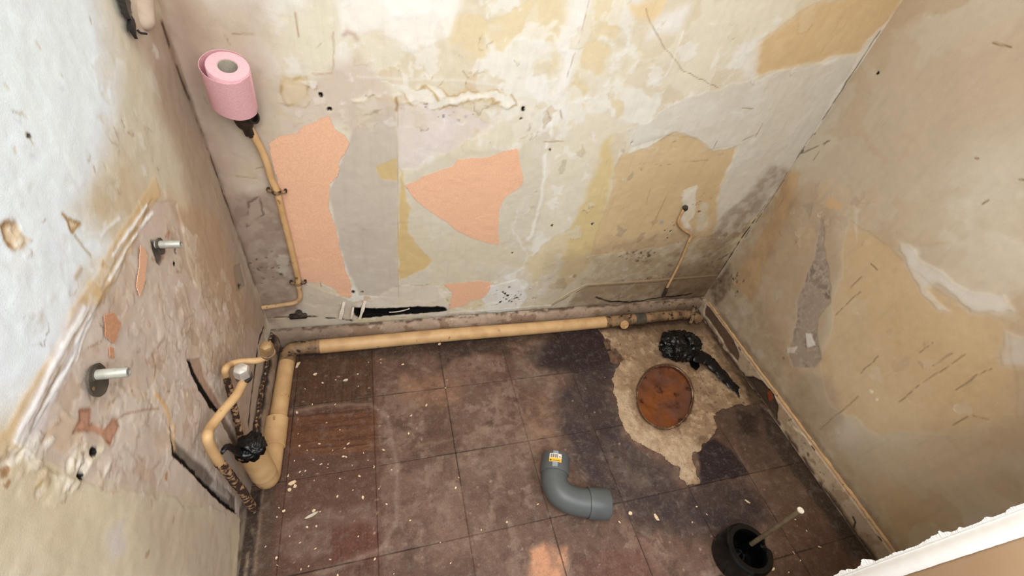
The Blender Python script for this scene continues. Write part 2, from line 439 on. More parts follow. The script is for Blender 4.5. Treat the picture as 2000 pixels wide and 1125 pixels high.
# broad zones
B.poly([(280, -20), (500, -20), (545, 260), (600, 560), (600, 640), (480, 640)], (184, 158, 128), .75, .05, .03, .15, seed=1)
B.poly([(300, -20), (370, -20), (470, 420), (540, 640), (470, 640)], (160, 130, 104), .7, .03, .02, .1, seed=2)
B.poly([(640, -20), (900, -20), (890, 90), (790, 110), (740, 60), (660, 70)], (231, 220, 198), .8, .012, .02, .08, .0004, seed=3)
B.poly([(560, 20), (660, 0), (655, 120), (640, 130), (560, 100)], (214, 200, 165), .7, .012, .012, .08, seed=4)
B.poly([(1105, -20), (1160, -20), (1120, 110), (1100, 200), (1065, 330), (1040, 300), (1080, 140)], (229, 220, 200), .8, .015, .015, .08, .0004, seed=4)
B.poly([(1230, 10), (1310, -20), (1290, 20), (1270, 40), (1240, 30)], (222, 190, 136), .8, .008, .008, .04, seed=5)
B.poly([(1290, 30), (1350, 0), (1330, 60), (1260, 75)], (226, 218, 200), .7, .012, .01, .05, seed=1)
B.poly([(1475, 160), (1485, 80), (1580, 20), (1680, -20), (1780, -20), (1690, 95), (1530, 138)], (206, 170, 116), .85, .012, .014, .06, -.0006, seed=6)
B.poly([(1440, 90), (1500, 60), (1480, 110), (1470, 170), (1450, 150)], (226, 218, 198), .6, .01, .01, .05, seed=6)
B.poly([(1560, 130), (1680, 100), (1570, 290), (1500, 390), (1440, 470), (1370, 490), (1410, 350), (1440, 285), (1390, 292), (1318, 255), (1235, 285), (1225, 255), (1340, 190)], (208, 197, 172), .8, .008, .014, .05, .0007, seed=7)
# greige field and lilac field
B.poly([(690, 255), (775, 208), (777, 582), (700, 577), (664, 488), (644, 380), (662, 330)], (192, 174, 148), .9, .004, .004, .04, -.0005, seed=2)
B.poly([(560, 200), (700, 100), (770, 190), (775, 215), (690, 262), (660, 240), (560, 270)], (200, 176, 148), .75, .012, .012, .06, seed=2)
B.poly([(776, 203), (860, 203), (905, 218), (955, 250), (880, 290), (820, 322), (778, 338)], (214, 195, 176), .9, .005, .010, .03, -.0005, seed=3, mottle=.35)
B.poly([(778, 345), (900, 300), (1020, 290), (1080, 240), (1095, 260), (1060, 330), (1070, 400), (1020, 520), (960, 550), (780, 560)], (206, 190, 158), .8, .008, .008, .05, seed=5)
B.poly([(779, 320), (790, 382), (802, 405), (796, 452), (842, 512), (830, 525), (779, 548)], (206, 172, 110), .9, .004, .006, .03, -.0005, seed=4)
B.poly([(733, 326), (752, 316), (776, 308), (776, 354), (745, 350)], (204, 172, 112), .9, .003, .004, .03, -.0004, seed=4)
B.poly([(550, 150), (600, 148), (602, 185), (585, 206), (558, 205), (545, 180)], (206, 180, 134), .8, .004, .006, .03, .0008, rim=((170, 140, 92), .003, .8), seed=1)
# tan and ochre at right
B.poly([(1178, 285), (1192, 265), (1198, 330), (1180, 430), (1150, 520), (1100, 565), (1090, 540), (1120, 440), (1160, 340)], (209, 181, 121), .85, .012, .012, .06, seed=2)
B.poly([(1215, 302), (1262, 290), (1312, 258), (1340, 262), (1392, 297), (1434, 288), (1424, 322), (1408, 362), (1400, 440), (1372, 492), (1330, 475), (1240, 492), (1150, 500), (1185, 400)], (204, 172, 122), .85, .006, .011, .05, -.0009, seed=3)
B.poly([(1230, 350), (1330, 320), (1400, 330), (1390, 430), (1320, 460), (1200, 470)], (196, 164, 114), .4, .03, .02, .06, seed=6)
B.line([(1230, 320), (1290, 322), (1340, 318), (1385, 312)], (150, 118, 78), .0022, .6, -.0008, .008, .04, seed=2, breaks=.42)
B.poly([(1090, 500), (1200, 490), (1300, 460), (1420, 470), (1420, 620), (1050, 620)], (172, 148, 110), .6, .05, .03, .1, seed=4)
B.poly([(1225, 505), (1290, 495), (1400, 470), (1470, 400), (1420, 540), (1240, 560)], (164, 140, 104), .7, .012, .016, .04, .0005, seed=5, mottle=.8, msc=.02)
B.poly([(1330, 370), (1358, 362), (1360, 400), (1345, 460), (1328, 430)], (222, 210, 184), .85, .004, .012, .03, .0008, seed=5, mottle=.3)
B.poly([(1370, 395), (1385, 400), (1385, 440), (1360, 455)], (210, 196, 168), .7, .004, .012, .03, seed=6, mottle=.5)
B.poly([(1330, 470), (1420, 460), (1410, 520), (1340, 540)], (196, 182, 154), .6, .01, .016, .03, .0006, seed=7, mottle=.8)
B.tears([(560, 120), (1100, 130), (1100, 260), (560, 250)], 46, 5, .012, [(226, 214, 190), (206, 184, 148), (214, 200, 170), (200, 172, 130)], .6, .0006, 1.0)
B.tears([(400, 20), (1600, 20), (1500, 300), (480, 300)], 60, 6, .010, [(222, 210, 184), (204, 186, 152), (210, 190, 150)], .4, .0004, 1.6, .45)
B.tears([(1000, 300), (1450, 280), (1400, 600), (1000, 600)], 60, 7, .010, [(206, 190, 160), (180, 152, 112), (158, 136, 108), (214, 202, 178)], .5, .0005, 1.4, .6)
B.tears([(450, 380), (580, 380), (600, 620), (500, 620)], 26, 8, .010, [(168, 146, 120), (130, 106, 86), (186, 168, 140)], .6, .0006, 1.3, .8)
B.tears([(600, 560), (1080, 545), (1080, 610), (600, 620)], 44, 9, .009, [(218, 204, 178), (190, 166, 134), (226, 216, 196), (196, 158, 116)], .7, .0007, .7, .9)
B.tears([(1100, 490), (1440, 440), (1420, 600), (1100, 600)], 70, 10, .008, [(120, 100, 78), (86, 70, 54), (168, 150, 122), (190, 176, 148)], .6, .0006, 1.0, .7)
# grimy foot of the wall
B.poly([(440, 390), (530, 375), (575, 500), (590, 600), (500, 640)], (140, 114, 92), .75, .015, .012, .05, seed=3, mottle=.35)
B.poly([(485, 392), (508, 384), (512, 420), (482, 440)], (168, 142, 116), .8, .003, .004, .02, .0008, rim=((96, 76, 58), .002, .8), seed=4)
B.poly([(540, 495), (565, 500), (560, 540), (545, 530)], (176, 160, 132), .8, .003, .005, .02, .0015, seed=4)
B.poly([(600, 556), (668, 578), (700, 590), (690, 640), (590, 640), (580, 600)], (200, 180, 150), .85, .006, .008, .03, .0008, seed=3)
B.poly([(775, 560), (850, 556), (880, 600), (870, 620), (700, 620), (705, 590)], (214, 196, 166), .85, .006, .008, .03, .0008, rim=((150, 120, 84), .002, .7), seed=5)
B.poly([(955, 560), (1010, 545), (1030, 580), (1005, 612), (950, 612), (940, 585)], (224, 214, 192), .9, .004, .006, .03, .001, seed=6, mottle=.4)
B.specks((995, 580), (.022, .016), 40, .0035, (34, 26, 22), 5)
B.specks((1255, 500), (.022, .012), 34, .0045, (40, 32, 24), 6)
B.specks((1225, 497), (.012, .014), 16, .004, (56, 46, 36), 7)
B.specks((1270, 545), (.05, .01), 30, .0035, (62, 50, 38), 8)
B.specks((1310, 450), (.015, .03), 14, .003, (62, 46, 32), 9)
B.specks((1370, 395), (.015, .02), 10, .003, (96, 70, 44), 10)
B.specks((1390, 520), (.03, .03), 40, .004, (58, 48, 40), 11)
B.specks((520, 520), (.03, .03), 26, .004, (92, 78, 64), 12)
B.specks((880, 215), (.03, .012), 16, .003, (150, 138, 136), 13)
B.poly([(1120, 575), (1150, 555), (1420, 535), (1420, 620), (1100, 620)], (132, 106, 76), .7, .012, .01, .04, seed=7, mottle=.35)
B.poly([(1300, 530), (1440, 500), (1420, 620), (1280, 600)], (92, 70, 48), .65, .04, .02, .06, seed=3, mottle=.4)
B.line([(1078, 592), (1112, 572), (1143, 556), (1200, 553), (1300, 545), (1400, 538)], (184, 154, 112), .004, .9, .004, .001, seed=3)
B.line([(1078, 596), (1112, 577), (1145, 560), (1200, 557), (1300, 549), (1400, 542)], (74, 58, 42), .002, .8, -.001, .001, seed=3, breaks=.35)
B.line([(1165, 580), (1190, 588), (1230, 590), (1300, 580), (1350, 575)], (24, 18, 14), .0045, 1, -.004, .004, seed=4)
# broken ridge where a cistern stood, seam, scores and cracks
B.line([(690, 195), (740, 192), (772, 197), (800, 201), (832, 186), (855, 192), (880, 203), (940, 197), (1012, 208)], (198, 168, 112), .005, .7, .0014, .007, .03, seed=5, breaks=.42)
B.line([(690, 192), (740, 189), (772, 194), (800, 198), (832, 183), (855, 189), (880, 200), (940, 194), (1012, 205)], (232, 222, 198), .007, .6, .0020, .012, .03, seed=5, breaks=.46)
B.poly([(770, 175), (830, 168), (900, 185), (1000, 180), (1010, 205), (940, 200), (880, 208), (800, 206)], (226, 214, 188), .7, .004, .014, .03, .0006, rim=((176, 142, 92), .0022, .8), seed=5)
B.line([(832, 168), (845, 180), (856, 196)], (186, 150, 92), .003, .9, .0018, .002, seed=2)
B.line([(772, 190), (776, 203), (774, 215)], (160, 122, 76), .004, .9, .0008, .004, seed=2)
B.line([(776, 205), (777, 320), (777, 450), (778, 580)], (176, 154, 124), .0014, .7, -.0008, .0005, seed=2)
B.line([(650, 60), (652, 100), (648, 140), (630, 143), (610, 142)], (178, 148, 112), .0022, .75, .0012, .004, .03, seed=6, breaks=.35)
B.line([(577, 25), (580, 50), (583, 72)], (170, 138, 100), .0018, .8, -.0006, .001)
B.line([(672, 70), (680, 62), (692, 66), (698, 76)], (190, 160, 134), .005, .8, 0, .004, seed=3)
B.line([(700, 150), (800, 156), (900, 158), (990, 170)], (228, 218, 196), .004, .4, .0004, .002, seed=1)
B.line([(1262, 15), (1275, 50), (1300, 96), (1330, 135), (1365, 152), (1400, 172)], (142, 116, 84), .0012, .75, -.0008, .003, .03, seed=3)
B.line([(1335, 60), (1325, 90), (1310, 130), (1290, 165)], (232, 226, 210), .0022, .6, .0006, .002, seed=4, breaks=.3)
B.line([(1150, 0), (1135, 70), (1118, 115), (1108, 150)], (168, 140, 100), .0015, .6, 0, .002, seed=5, breaks=.42)
B.line([(1085, 225), (1065, 300), (1060, 380), (1040, 460), (1030, 470)], (232, 222, 198), .006, .8, .0012, .006, seed=6, breaks=.35)
B.line([(1307, 372), (1290, 410), (1272, 448)], (158, 122, 74), .0016, .7, -.0006, .001, seed=5, breaks=.25)
B.line([(1270, 370), (1262, 400)], (158, 122, 74), .0014, .6, 0, .001, seed=5)
B.line([(610, 510), (622, 535), (628, 560)], (150, 110, 84), .0016, .8, -.0006, .001)
B.line([(1010, 420), (1000, 450), (1030, 500), (1020, 540)], (222, 212, 186), .006, .6, .001, .008, seed=5, breaks=.4)
for k, (x, y, dx, dy) in enumerate([(440, 68, 8, 18), (455, 66, 40, 2), (470, 160, 10, 24), (396, 190, 10, 14), (500, 330, 30, -6), (462, 345, 40, 4), (1490, 240, -14, 26), (1480, 260, -30, 14), (1400, 275, -8, 16), (1450, 210, 20, 2), (905, 140, 10, 12), (1095, 215, 3, 16), (1070, 218, 6, 16), (1062, 278, 40, -2)]):
    B.line([(x, y), (x + dx, y + dy)], (152, 124, 90), .0018, .7, -.0006, .002, seed=k, breaks=.2)
for q, r in (((627, 185), .0045), ((644, 214), .0045), ((1021, 212), .0055), ((1018, 232), .003), ((690, 570), .0045), ((707, 570), .0035), ((1157, 437), .004), ((1079, 440), .0035), ((1001, 495), .003), ((1074, 293), .003), ((1235, 278), .002), ((1310, 452), .0035), ((940, 558), .006), ((946, 566), .005), ((935, 563), .004), ((950, 560), .004)):
    B.dot(q, r * 1.9, (214, 196, 162), .5, 0); B.dot(q, r, (22, 16, 12), 1, -.012)  # sunk holes, their inner shade helped by dark paint
B.dot((683, 440), .009, (170, 166, 148), 0)
B.dot((1292, 435), .008, (160, 156, 140), .7)
# the gap above the skirting, its shade painted black around the recess
B.poly([(690, 600), (750, 603), (800, 600), (868, 599), (874, 606), (820, 612), (760, 616), (700, 622), (692, 612)], (10, 8, 7), 1, .0030, .004, .02, seed=4)
B.poly([(690, 600), (750, 603), (800, 600), (868, 599), (874, 606), (820, 612), (760, 616), (700, 622), (692, 612)], (10, 8, 7), 1, .0030, .004, .02, seed=4)
B.poly([(698, 603), (750, 606), (800, 603), (864, 602), (864, 604), (820, 608), (760, 611), (703, 616)], (10, 8, 7), 1, .0018, .002, .02, -.020, seed=4)
B.line([(520, 622), (600, 618), (690, 626)], (22, 17, 14), .004, 1, -.006, .005, .02, seed=6, breaks=.4)
B.line([(505, 640), (520, 622), (560, 622)], (196, 164, 124), .004, .8, .001, .003)
B.line([(880, 612), (1000, 603), (1075, 596)], (222, 204, 172), .004, .8, .002, .004, .02, seed=5)
B.line([(880, 617), (1000, 608), (1090, 600)], (110, 86, 62), .0018, .8, -.001, .003, .02, seed=5, breaks=.4)
# corners
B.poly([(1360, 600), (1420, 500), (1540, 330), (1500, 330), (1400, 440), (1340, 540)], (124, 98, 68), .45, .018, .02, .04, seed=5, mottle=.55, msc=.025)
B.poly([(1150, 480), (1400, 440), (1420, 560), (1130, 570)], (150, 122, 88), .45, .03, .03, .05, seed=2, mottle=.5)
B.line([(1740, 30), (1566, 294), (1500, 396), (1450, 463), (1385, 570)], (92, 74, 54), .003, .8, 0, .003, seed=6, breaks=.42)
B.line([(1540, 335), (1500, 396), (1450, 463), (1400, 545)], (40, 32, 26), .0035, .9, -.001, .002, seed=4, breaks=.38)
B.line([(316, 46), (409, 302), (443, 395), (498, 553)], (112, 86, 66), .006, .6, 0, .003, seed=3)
wall_back = B.build('wall_back', M_WALL, gain=np.array((.93, 1.02, 1.23)))
tag(wall_back, kind='structure')

# ================================================================== LEFT WALL
pos_left = lambda U, V, h: np.stack([XL + h, U, V], -1)
def px_left(x, y): p = on_left(x, y); return (p.y, p.z)
Lw = Surf(rngs((-0.5, .12, .02), (.12, YB + .02, FINE * .9)), rngs((-0.01, 1.02, FINE * .9), (1.02, ZC, .03)), pos_left, px_left, (204, 186, 156))
Lw.relief([(.25, .003), (.06, .0009), (.015, .0003)], 3)
Lw.lw, Lw.lh = .72, .45
Lw.patches((216, 206, 184), .16, .50, .08, .6, 4)
Lw.patches((192, 168, 132), .14, .56, .06, .6, 7)
Lw.poly([(-60, -60), (190, -60), (240, 100), (200, 300), (140, 400), (220, 500), (110, 680), (-60, 800)], (226, 230, 228), .9, .03, .03, .12, seed=2)
Lw.poly([(180, -40), (320, 20), (400, 320), (420, 420), (330, 380), (250, 330), (200, 150)], (200, 186, 158), .7, .025, .02, .1, seed=3)
Lw.poly([(290, 40), (330, 60), (440, 380), (520, 640), (500, 700), (440, 600), (380, 420), (310, 220)], (160, 134, 108), .75, .03, .02, .1, seed=4)
Lw.poly([(240, 0), (300, 20), (340, 120), (300, 140), (260, 90)], (176, 150, 128), .6, .02, .01, .05, seed=4)
Lw.poly([(300, 400), (345, 400), (380, 560), (520, 660), (520, 1000), (480, 1010), (165, 938), (35, 888), (215, 560)], (194, 172, 150), .9, .006, .01, .05, -.0012, seed=5)
Lw.poly([(340, 400), (420, 420), (500, 640), (450, 640), (370, 500)], (176, 144, 112), .8, .012, .014, .05, seed=6)
Lw.poly([(255, 430), (305, 345), (312, 380), (215, 560), (160, 640), (90, 770), (30, 900), (-20, 900), (60, 745), (165, 575)], (203, 168, 118), .9, .004, .007, .03, .0005, seed=2, mottle=.25)
Lw.lw, Lw.lh = .9, .40
Lw.poly([(150, 600), (188, 596), (165, 640), (128, 735), (82, 860), (30, 890), (22, 862), (82, 735), (122, 640)], (206, 192, 182), .8, .004, .005, .03, .0003, seed=3, mottle=.25)
for pl, wd in (([(288, 402), (262, 440), (240, 470), (222, 498)], .0030), ([(302, 415), (270, 455), (240, 505), (216, 548)], .0026), ([(296, 420), (276, 444), (262, 470)], .0018),
               ([(165, 603), (120, 680), (70, 780), (28, 867)], .0042), ([(174, 606), (134, 662), (100, 720), (55, 820)], .0030), ([(187, 600), (162, 650), (137, 709), (100, 776), (44, 872)], .0042), ([(140, 700), (110, 756), (64, 838)], .0030), ([(190, 605), (165, 662), (150, 700)], .0018)):
    Lw.line(pl, (250, 250, 249), wd * .9, 1, .0010, .002, .02, seed=3, breaks=.14)
    Lw.line([(x + 4, y + 3) for x, y in pl], (160, 138, 116), wd * .35, .4, -.0004, .002, .02, seed=3, breaks=.4)
Lw.line([(295, 410), (250, 470), (205, 560), (150, 650), (60, 840)], (150, 122, 88), .0022, .7, -.0012, .004, .03, seed=4, breaks=.42)
Lw.line([(225, 545), (200, 590), (190, 600)], (190, 150, 100), .005, .8, .002, .004, seed=5)
Lw.line([(20, 880), (60, 888), (100, 915), (130, 935), (160, 938), (180, 905), (205, 870)], (222, 206, 170), .005, .8, .0028, .006, .03, seed=6, breaks=.3)
Lw.line([(20, 886), (60, 894), (100, 921), (130, 941), (160, 944)], (150, 120, 84), .0022, .7, -.001, .006, .03, seed=6, breaks=.4)
Lw.poly([(-40, 890), (165, 945), (300, 980), (470, 1010), (470, 1150), (-40, 1150)], (206, 186, 150), .75, .02, .02, .1, seed=2)
Lw.poly([(250, 950), (460, 1000), (450, 1150), (300, 1150)], (184, 162, 136), .7, .03, .03, .1, seed=3)
Lw.poly([(200, 1050), (235, 1030), (240, 1080), (205, 1100)], (202, 188, 176), .7, .01, .01, .05, seed=3)
Lw.poly([(440, 640), (510, 560), (520, 700), (500, 1000), (455, 960), (450, 800)], (168, 144, 118), .7, .03, .02, .06, seed=6, mottle=.3)
Lw.tears([(215, 520), (345, 420), (470, 640), (475, 980), (170, 930), (60, 880)], 190, 11, .011, [(206, 188, 164), (180, 152, 124), (214, 200, 180), (196, 166, 132), (188, 168, 148)], .6, .0006, 1.6, .7)
Lw.tears([(330, 440), (470, 560), (480, 760), (380, 700)], 60, 12, .012, [(190, 166, 134), (168, 140, 112), (200, 182, 156)], .5, .0005, 2.4, .5)
Lw.tears([(0, 200), (300, 60), (320, 330), (200, 560), (0, 700)], 50, 13, .010, [(226, 226, 220), (206, 194, 168), (214, 208, 192)], .45, .0005, 1.3, .5)
Lw.tears([(20, 860), (200, 880), (240, 960), (0, 960)], 40, 14, .008, [(222, 206, 176), (186, 158, 120), (230, 220, 200)], .7, .0009, .8, .8)
Lw.patches((208, 188, 164), .045, .60, .05, .6, 9, .0007, [(200, 560), (480, 640), (480, 990), (60, 890)])
Lw.patches((170, 140, 112), .05, .61, .05, .5, 12, -.0007, [(200, 560), (480, 640), (480, 990), (60, 890)])
Lw.patches((232, 234, 232), .12, .50, .05, .65, 6, .0003, [(-60, -60), (180, -40), (230, 120), (170, 330), (230, 470), (100, 700), (-60, 800)])
Lw.poly([(5, 447), (25, 442), (42, 444), (56, 468), (48, 480), (28, 486), (12, 470)], (206, 178, 138), .95, .002, .006, .015, -.0010, rim=((150, 112, 70), .0025, .9), seed=2)
Lw.poly([(20, 450), (40, 450), (46, 474), (26, 480)], (236, 224, 200), .8, .003, .006, .01, .001, seed=3, mottle=.8, msc=.008)
Lw.poly([(126, 424), (158, 436), (142, 452)], (214, 188, 148), .9, .002, .004, .015, -.0008, rim=((150, 112, 64), .002, .9), seed=4)
Lw.line([(150, 460), (168, 484), (182, 500)], (168, 146, 112), .002, .7, -.001, .002, seed=3)
Lw.line([(235, 425), (212, 445), (200, 460)], (236, 232, 222), .003, .7, .001, .002, seed=3)
Lw.line([(150, 540), (162, 522)], (178, 150, 112), .003, .7, .001, .002, seed=3)
Lw.poly([(160, 800), (180, 795), (178, 830), (205, 838), (224, 816), (234, 834), (216, 868), (190, 846), (150, 842), (162, 820)], (182, 130, 100), .9, .002, .004, .02, -.001, rim=((120, 76, 52), .002, .7), seed=5)
Lw.line([(300, 690), (308, 715), (304, 735)], (140, 104, 70), .002, .7, -.001, .002)
Lw.line([(228, 820), (250, 808), (290, 800), (312, 800)], (150, 112, 84), .0014, .7, -.0006, .002, seed=4)
Lw.line([(305, 768), (320, 790), (330, 815), (333, 850)], (206, 160, 100), .004, .8, .0012, .003, seed=5)
Lw.line([(245, 725), (235, 760), (215, 790)], (150, 126, 98), .003, .6, .0012, .006, .02, seed=5, breaks=.35)
Lw.specks((240, 765), (.02, .02), 14, .003, (156, 134, 110), 15, .0008)
Lw.poly([(455, 520), (470, 515), (480, 560), (462, 570)], (150, 132, 108), .8, .003, .005, .02, -.001, seed=6)
Lw.specks((468, 560), (.006, .012), 10, .004, (46, 38, 30), 16)
Lw.poly([(300, 470), (318, 480), (322, 498), (314, 515), (308, 510), (305, 492)], (92, 82, 70), .95, .002, .003, .015, -.003, rim=((60, 44, 34), .002, .6), seed=4)
Lw.line([(325, 462), (333, 452), (330, 465)], (170, 112, 80), .002, .8)
Lw.line([(322, 505), (325, 490)], (170, 120, 90), .002, .8)
for k in range(110):
    a = rng.uniform(0, 1); x = rng.uniform(190, 450); y = rng.uniform(500, 980)
    Lw.line([(x, y), (x + rng.uniform(-6, 8), y + rng.uniform(6, 26))], rng.choice([(224, 206, 180), (156, 128, 100), (214, 180, 140)]), .0016, .6, rng.uniform(-.0008, .0012), .003, .02, seed=k, breaks=.3)
for q in ((40, 220), (30, 290), (55, 265), (118, 143), (175, 36), (70, 85), (205, 320), (185, 325), (240, 235), (255, 255), (300, 310), (310, 330), (25, 215), (8, 165)):
    Lw.line([q, (q[0] + rng.uniform(2, 12), q[1] + rng.uniform(4, 14))], rng.choice([(150, 130, 96), (190, 168, 126)]), .0016, .6, -.0008, .002, seed=q[0] % 7)
for q, r in (((345, 492), .004), ((341, 516), .0038), ((185, 882), .006), ((162, 930), .0045), ((57, 266), .0025)):
    Lw.dot(q, r * 1.8, (206, 190, 160), .4, 0); Lw.dot(q, r, (24, 18, 14), 1, -.01)  # holes with the darkness inside painted on
for q, c in (((325, 930), (172, 126, 84)), ((335, 1015), (170, 140, 112)), ((285, 1083), (170, 140, 112)), ((390, 720), (222, 210, 186)), ((300, 742), (206, 176, 130)), ((365, 770), (226, 214, 190)), ((245, 1005), (210, 196, 170)), ((10, 920), (150, 110, 74)), ((12, 945), (156, 116, 80)), ((80, 945), (200, 170, 120))):
    Lw.dot(q, .0045, c, .8, .0002, warp=.004)
# two shallow chases running down the wall, shade of the near edge painted dark
Lw.poly([(368, 702), (392, 700), (402, 736), (432, 790), (452, 832), (470, 870), (455, 858), (425, 808), (396, 762), (378, 726)], (166, 134, 108), .95, .004, .002, .02, -.002, seed=3)
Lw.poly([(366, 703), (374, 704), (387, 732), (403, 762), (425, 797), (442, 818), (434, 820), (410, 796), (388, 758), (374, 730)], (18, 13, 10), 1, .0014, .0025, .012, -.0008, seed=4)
Lw.poly([(430, 800), (452, 832), (472, 872), (462, 876), (440, 835)], (112, 94, 78), .8, .004, .003, .02, -.002, seed=4)
Lw.poly([(332, 836), (344, 862), (366, 884), (402, 914), (432, 948), (462, 968), (462, 1002), (438, 988), (398, 948), (360, 908), (340, 886)], (118, 103, 88), .97, .004, .002, .02, -.002, seed=5)
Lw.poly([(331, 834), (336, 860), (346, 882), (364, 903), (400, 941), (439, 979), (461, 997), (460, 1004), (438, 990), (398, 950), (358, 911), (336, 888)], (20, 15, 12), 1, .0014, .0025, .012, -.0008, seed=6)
Lw.poly([(420, 935), (452, 966), (448, 976), (412, 950)], (176, 160, 142), .8, .003, .003, .02, .002, seed=5)
Lw.line([(338, 830), (342, 880)], (206, 166, 116), .004, .8, .0015, .003)
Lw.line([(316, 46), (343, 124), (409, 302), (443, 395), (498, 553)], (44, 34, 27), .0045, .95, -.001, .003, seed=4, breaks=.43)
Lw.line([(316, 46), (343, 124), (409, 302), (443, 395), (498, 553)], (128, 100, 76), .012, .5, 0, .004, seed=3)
Lw.line([(410, 345), (425, 400), (450, 470)], (190, 158, 112), .003, .7, .001, .003, seed=3, breaks=.35)
Lw.line([(515, 640), (508, 665), (503, 700), (495, 760), (480, 900)], (24, 18, 14), .005, .95, -.004, .004, seed=5, breaks=.36)
Lw.poly([(470, 985), (495, 985), (485, 1150), (460, 1150)], (96, 80, 64), .85, .006, .006, .02, seed=4, mottle=.5)
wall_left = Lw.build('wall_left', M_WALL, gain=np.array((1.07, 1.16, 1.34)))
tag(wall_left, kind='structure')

# ================================================================== RIGHT WALL
pos_right = lambda U, V, h: np.stack([XR - h, U, V], -1)
def px_right(x, y): p = on_right(x, y); return (p.y, p.z)
Rw = Surf(rngs((YF - .03, YB + .02, FINE)), rngs((-0.01, 1.14, FINE), (1.14, ZC, .03)), pos_right, px_right, (186, 165, 133))
Rw.relief([(.25, .003), (.06, .0008), (.015, .00025)], 5)
Rw.lw, Rw.lh, Rw.ks, Rw.ko = .5, .3, 1.8, .8
Rw.patches((198, 182, 152), .18, .52, .08, .6, 3)
Rw.patches((176, 148, 110), .15, .56, .07, .55, 8)
Rw.poly([(1600, 200), (2060, -60), (2060, 260), (1900, 360), (1680, 420), (1560, 330)], (180, 160, 130), .6, .05, .03, .15, seed=2)
Rw.poly([(1880, 300), (2060, 250), (2060, 560), (1880, 480), (1780, 420)], (204, 194, 168), .7, .05, .03, .12, seed=3)
Rw.poly([(1900, 100), (2060, 60), (2060, 160), (1900, 190)], (190, 160, 128), .6, .04, .03, .1, seed=4)
Rw.poly([(1655, 430), (1700, 450), (1760, 505), (1830, 570), (1985, 640), (1985, 780), (1960, 830), (1720, 850), (1620, 790), (1600, 700), (1625, 600), (1640, 520)], (196, 164, 116), .9, .008, .012, .06, -.0006, seed=4)
Rw.poly([(1990, 640), (2060, 660), (2060, 940), (1750, 1000), (1660, 900), (1760, 850), (1950, 820)], (172, 146, 108), .7, .03, .03, .1, seed=5)
Rw.poly([(1755, 478), (1785, 486), (1800, 508), (1862, 545), (1905, 572), (1960, 575), (1985, 610), (1920, 612), (1895, 610), (1870, 580), (1835, 552), (1815, 570), (1850, 608), (1830, 604), (1802, 572)], (210, 200, 180), .9, .006, .008, .04, .0012, seed=5)
Rw.poly([(1965, 650), (2010, 660), (2030, 720), (1960, 720), (1955, 690)], (202, 190, 170), .85, .008, .008, .04, .001, seed=5)
Rw.poly([(1960, 900), (2060, 860), (2060, 960), (1930, 920)], (196, 186, 166), .6, .02, .01, .05, seed=5)
Rw.poly([(1530, 370), (1600, 360), (1640, 420), (1640, 520), (1600, 700), (1480, 620), (1500, 480)], (168, 142, 108), .8, .012, .014, .06, seed=6)
Rw.poly([(1500, 430), (1535, 335), (1558, 342), (1552, 380), (1530, 440), (1500, 500), (1470, 590), (1430, 560)], (192, 150, 98), .85, .008, .01, .05, -.0005, seed=7)
Rw.poly([(1620, 385), (1650, 395), (1640, 412), (1610, 400)], (204, 160, 108), .8, .004, .006, .03, seed=3)
Rw.poly([(1565, 400), (1590, 395), (1580, 425)], (150, 130, 108), .7, .003, .005, .02, -.001, seed=3)
Rw.poly([(1668, 405), (1676, 410), (1672, 470)], (214, 200, 176), .8, .003, .004, .02, seed=3)
Rw.poly([(1560, 730), (1625, 735), (1650, 830), (1600, 850), (1540, 790)], (164, 142, 114), .8, .008, .01, .05, seed=2)
Rw.poly([(1600, 860), (1680, 850), (1720, 960), (1660, 960)], (164, 142, 116), .6, .03, .02, .08, seed=3)
Rw.poly([(1640, 900), (1760, 960), (1860, 1020), (1760, 1080)], (176, 146, 100), .7, .02, .02, .06, seed=3)
Rw.ks, Rw.ko = 1.0, 1.0
Rw.tears([(1450, 420), (1700, 380), (1980, 640), (1900, 960), (1700, 960), (1420, 600)], 50, 15, .010, [(190, 162, 122), (168, 142, 108), (198, 184, 156)], .35, .0004, 1.3, .45)
Rw.tears([(1560, 340), (1690, 380), (1660, 480), (1520, 460)], 26, 16, .012, [(190, 172, 142), (164, 140, 112), (198, 166, 120)], .5, .0005, 1.3, .5)
# strip of reinforcing mesh left in the plaster
mesh_strip = [(1601, 428), (1607, 430), (1612, 490), (1622, 560), (1622, 592), (1596, 625), (1594, 655), (1604, 700), (1590, 720), (1548, 716), (1538, 685), (1552, 640), (1558, 580), (1576, 535), (1592, 500)]
Rw.poly(mesh_strip, (156, 136, 112), .95, .003, .004, .03, -.001, seed=4)
P_ = Rw.uv(mesh_strip); i_ = Rw.sub(P_, .01)
d_ = poly_sdf(*Rw.warp(i_, .004, .03, 4), P_)
ww = np.abs(fbm(Rw.U[i_], Rw.V[i_], .013, 3, 2) - .5)
Rw.mix(i_, (178, 160, 136), (d_ < -.001) * (1 - sstep(.0, .05, ww)) * .7)
zone = sstep(.36, .6, fbm(Rw.U[i_], Rw.V[i_], .05, 6, 3))
Rw.mix(i_, (104, 90, 76), (d_ < -.003) * sstep(.06, .14, ww) * .75 * zone * np.exp(-((Rw.V[i_] - px_right(1588, 560)[1]) / .035) ** 2))
Rw.mix(i_, (120, 104, 86), (d_ < -.002) * sstep(.10, .16, ww) * .5 * zone)
Rw.poly([(1572, 650), (1582, 652), (1592, 676), (1576, 678)], (212, 200, 178), .95, .002, .002, .02, .0015, seed=2)
Rw.poly([(1536, 680), (1556, 676), (1550, 690), (1537, 690)], (206, 190, 164), .9, .002, .002, .02, .0012, seed=2)
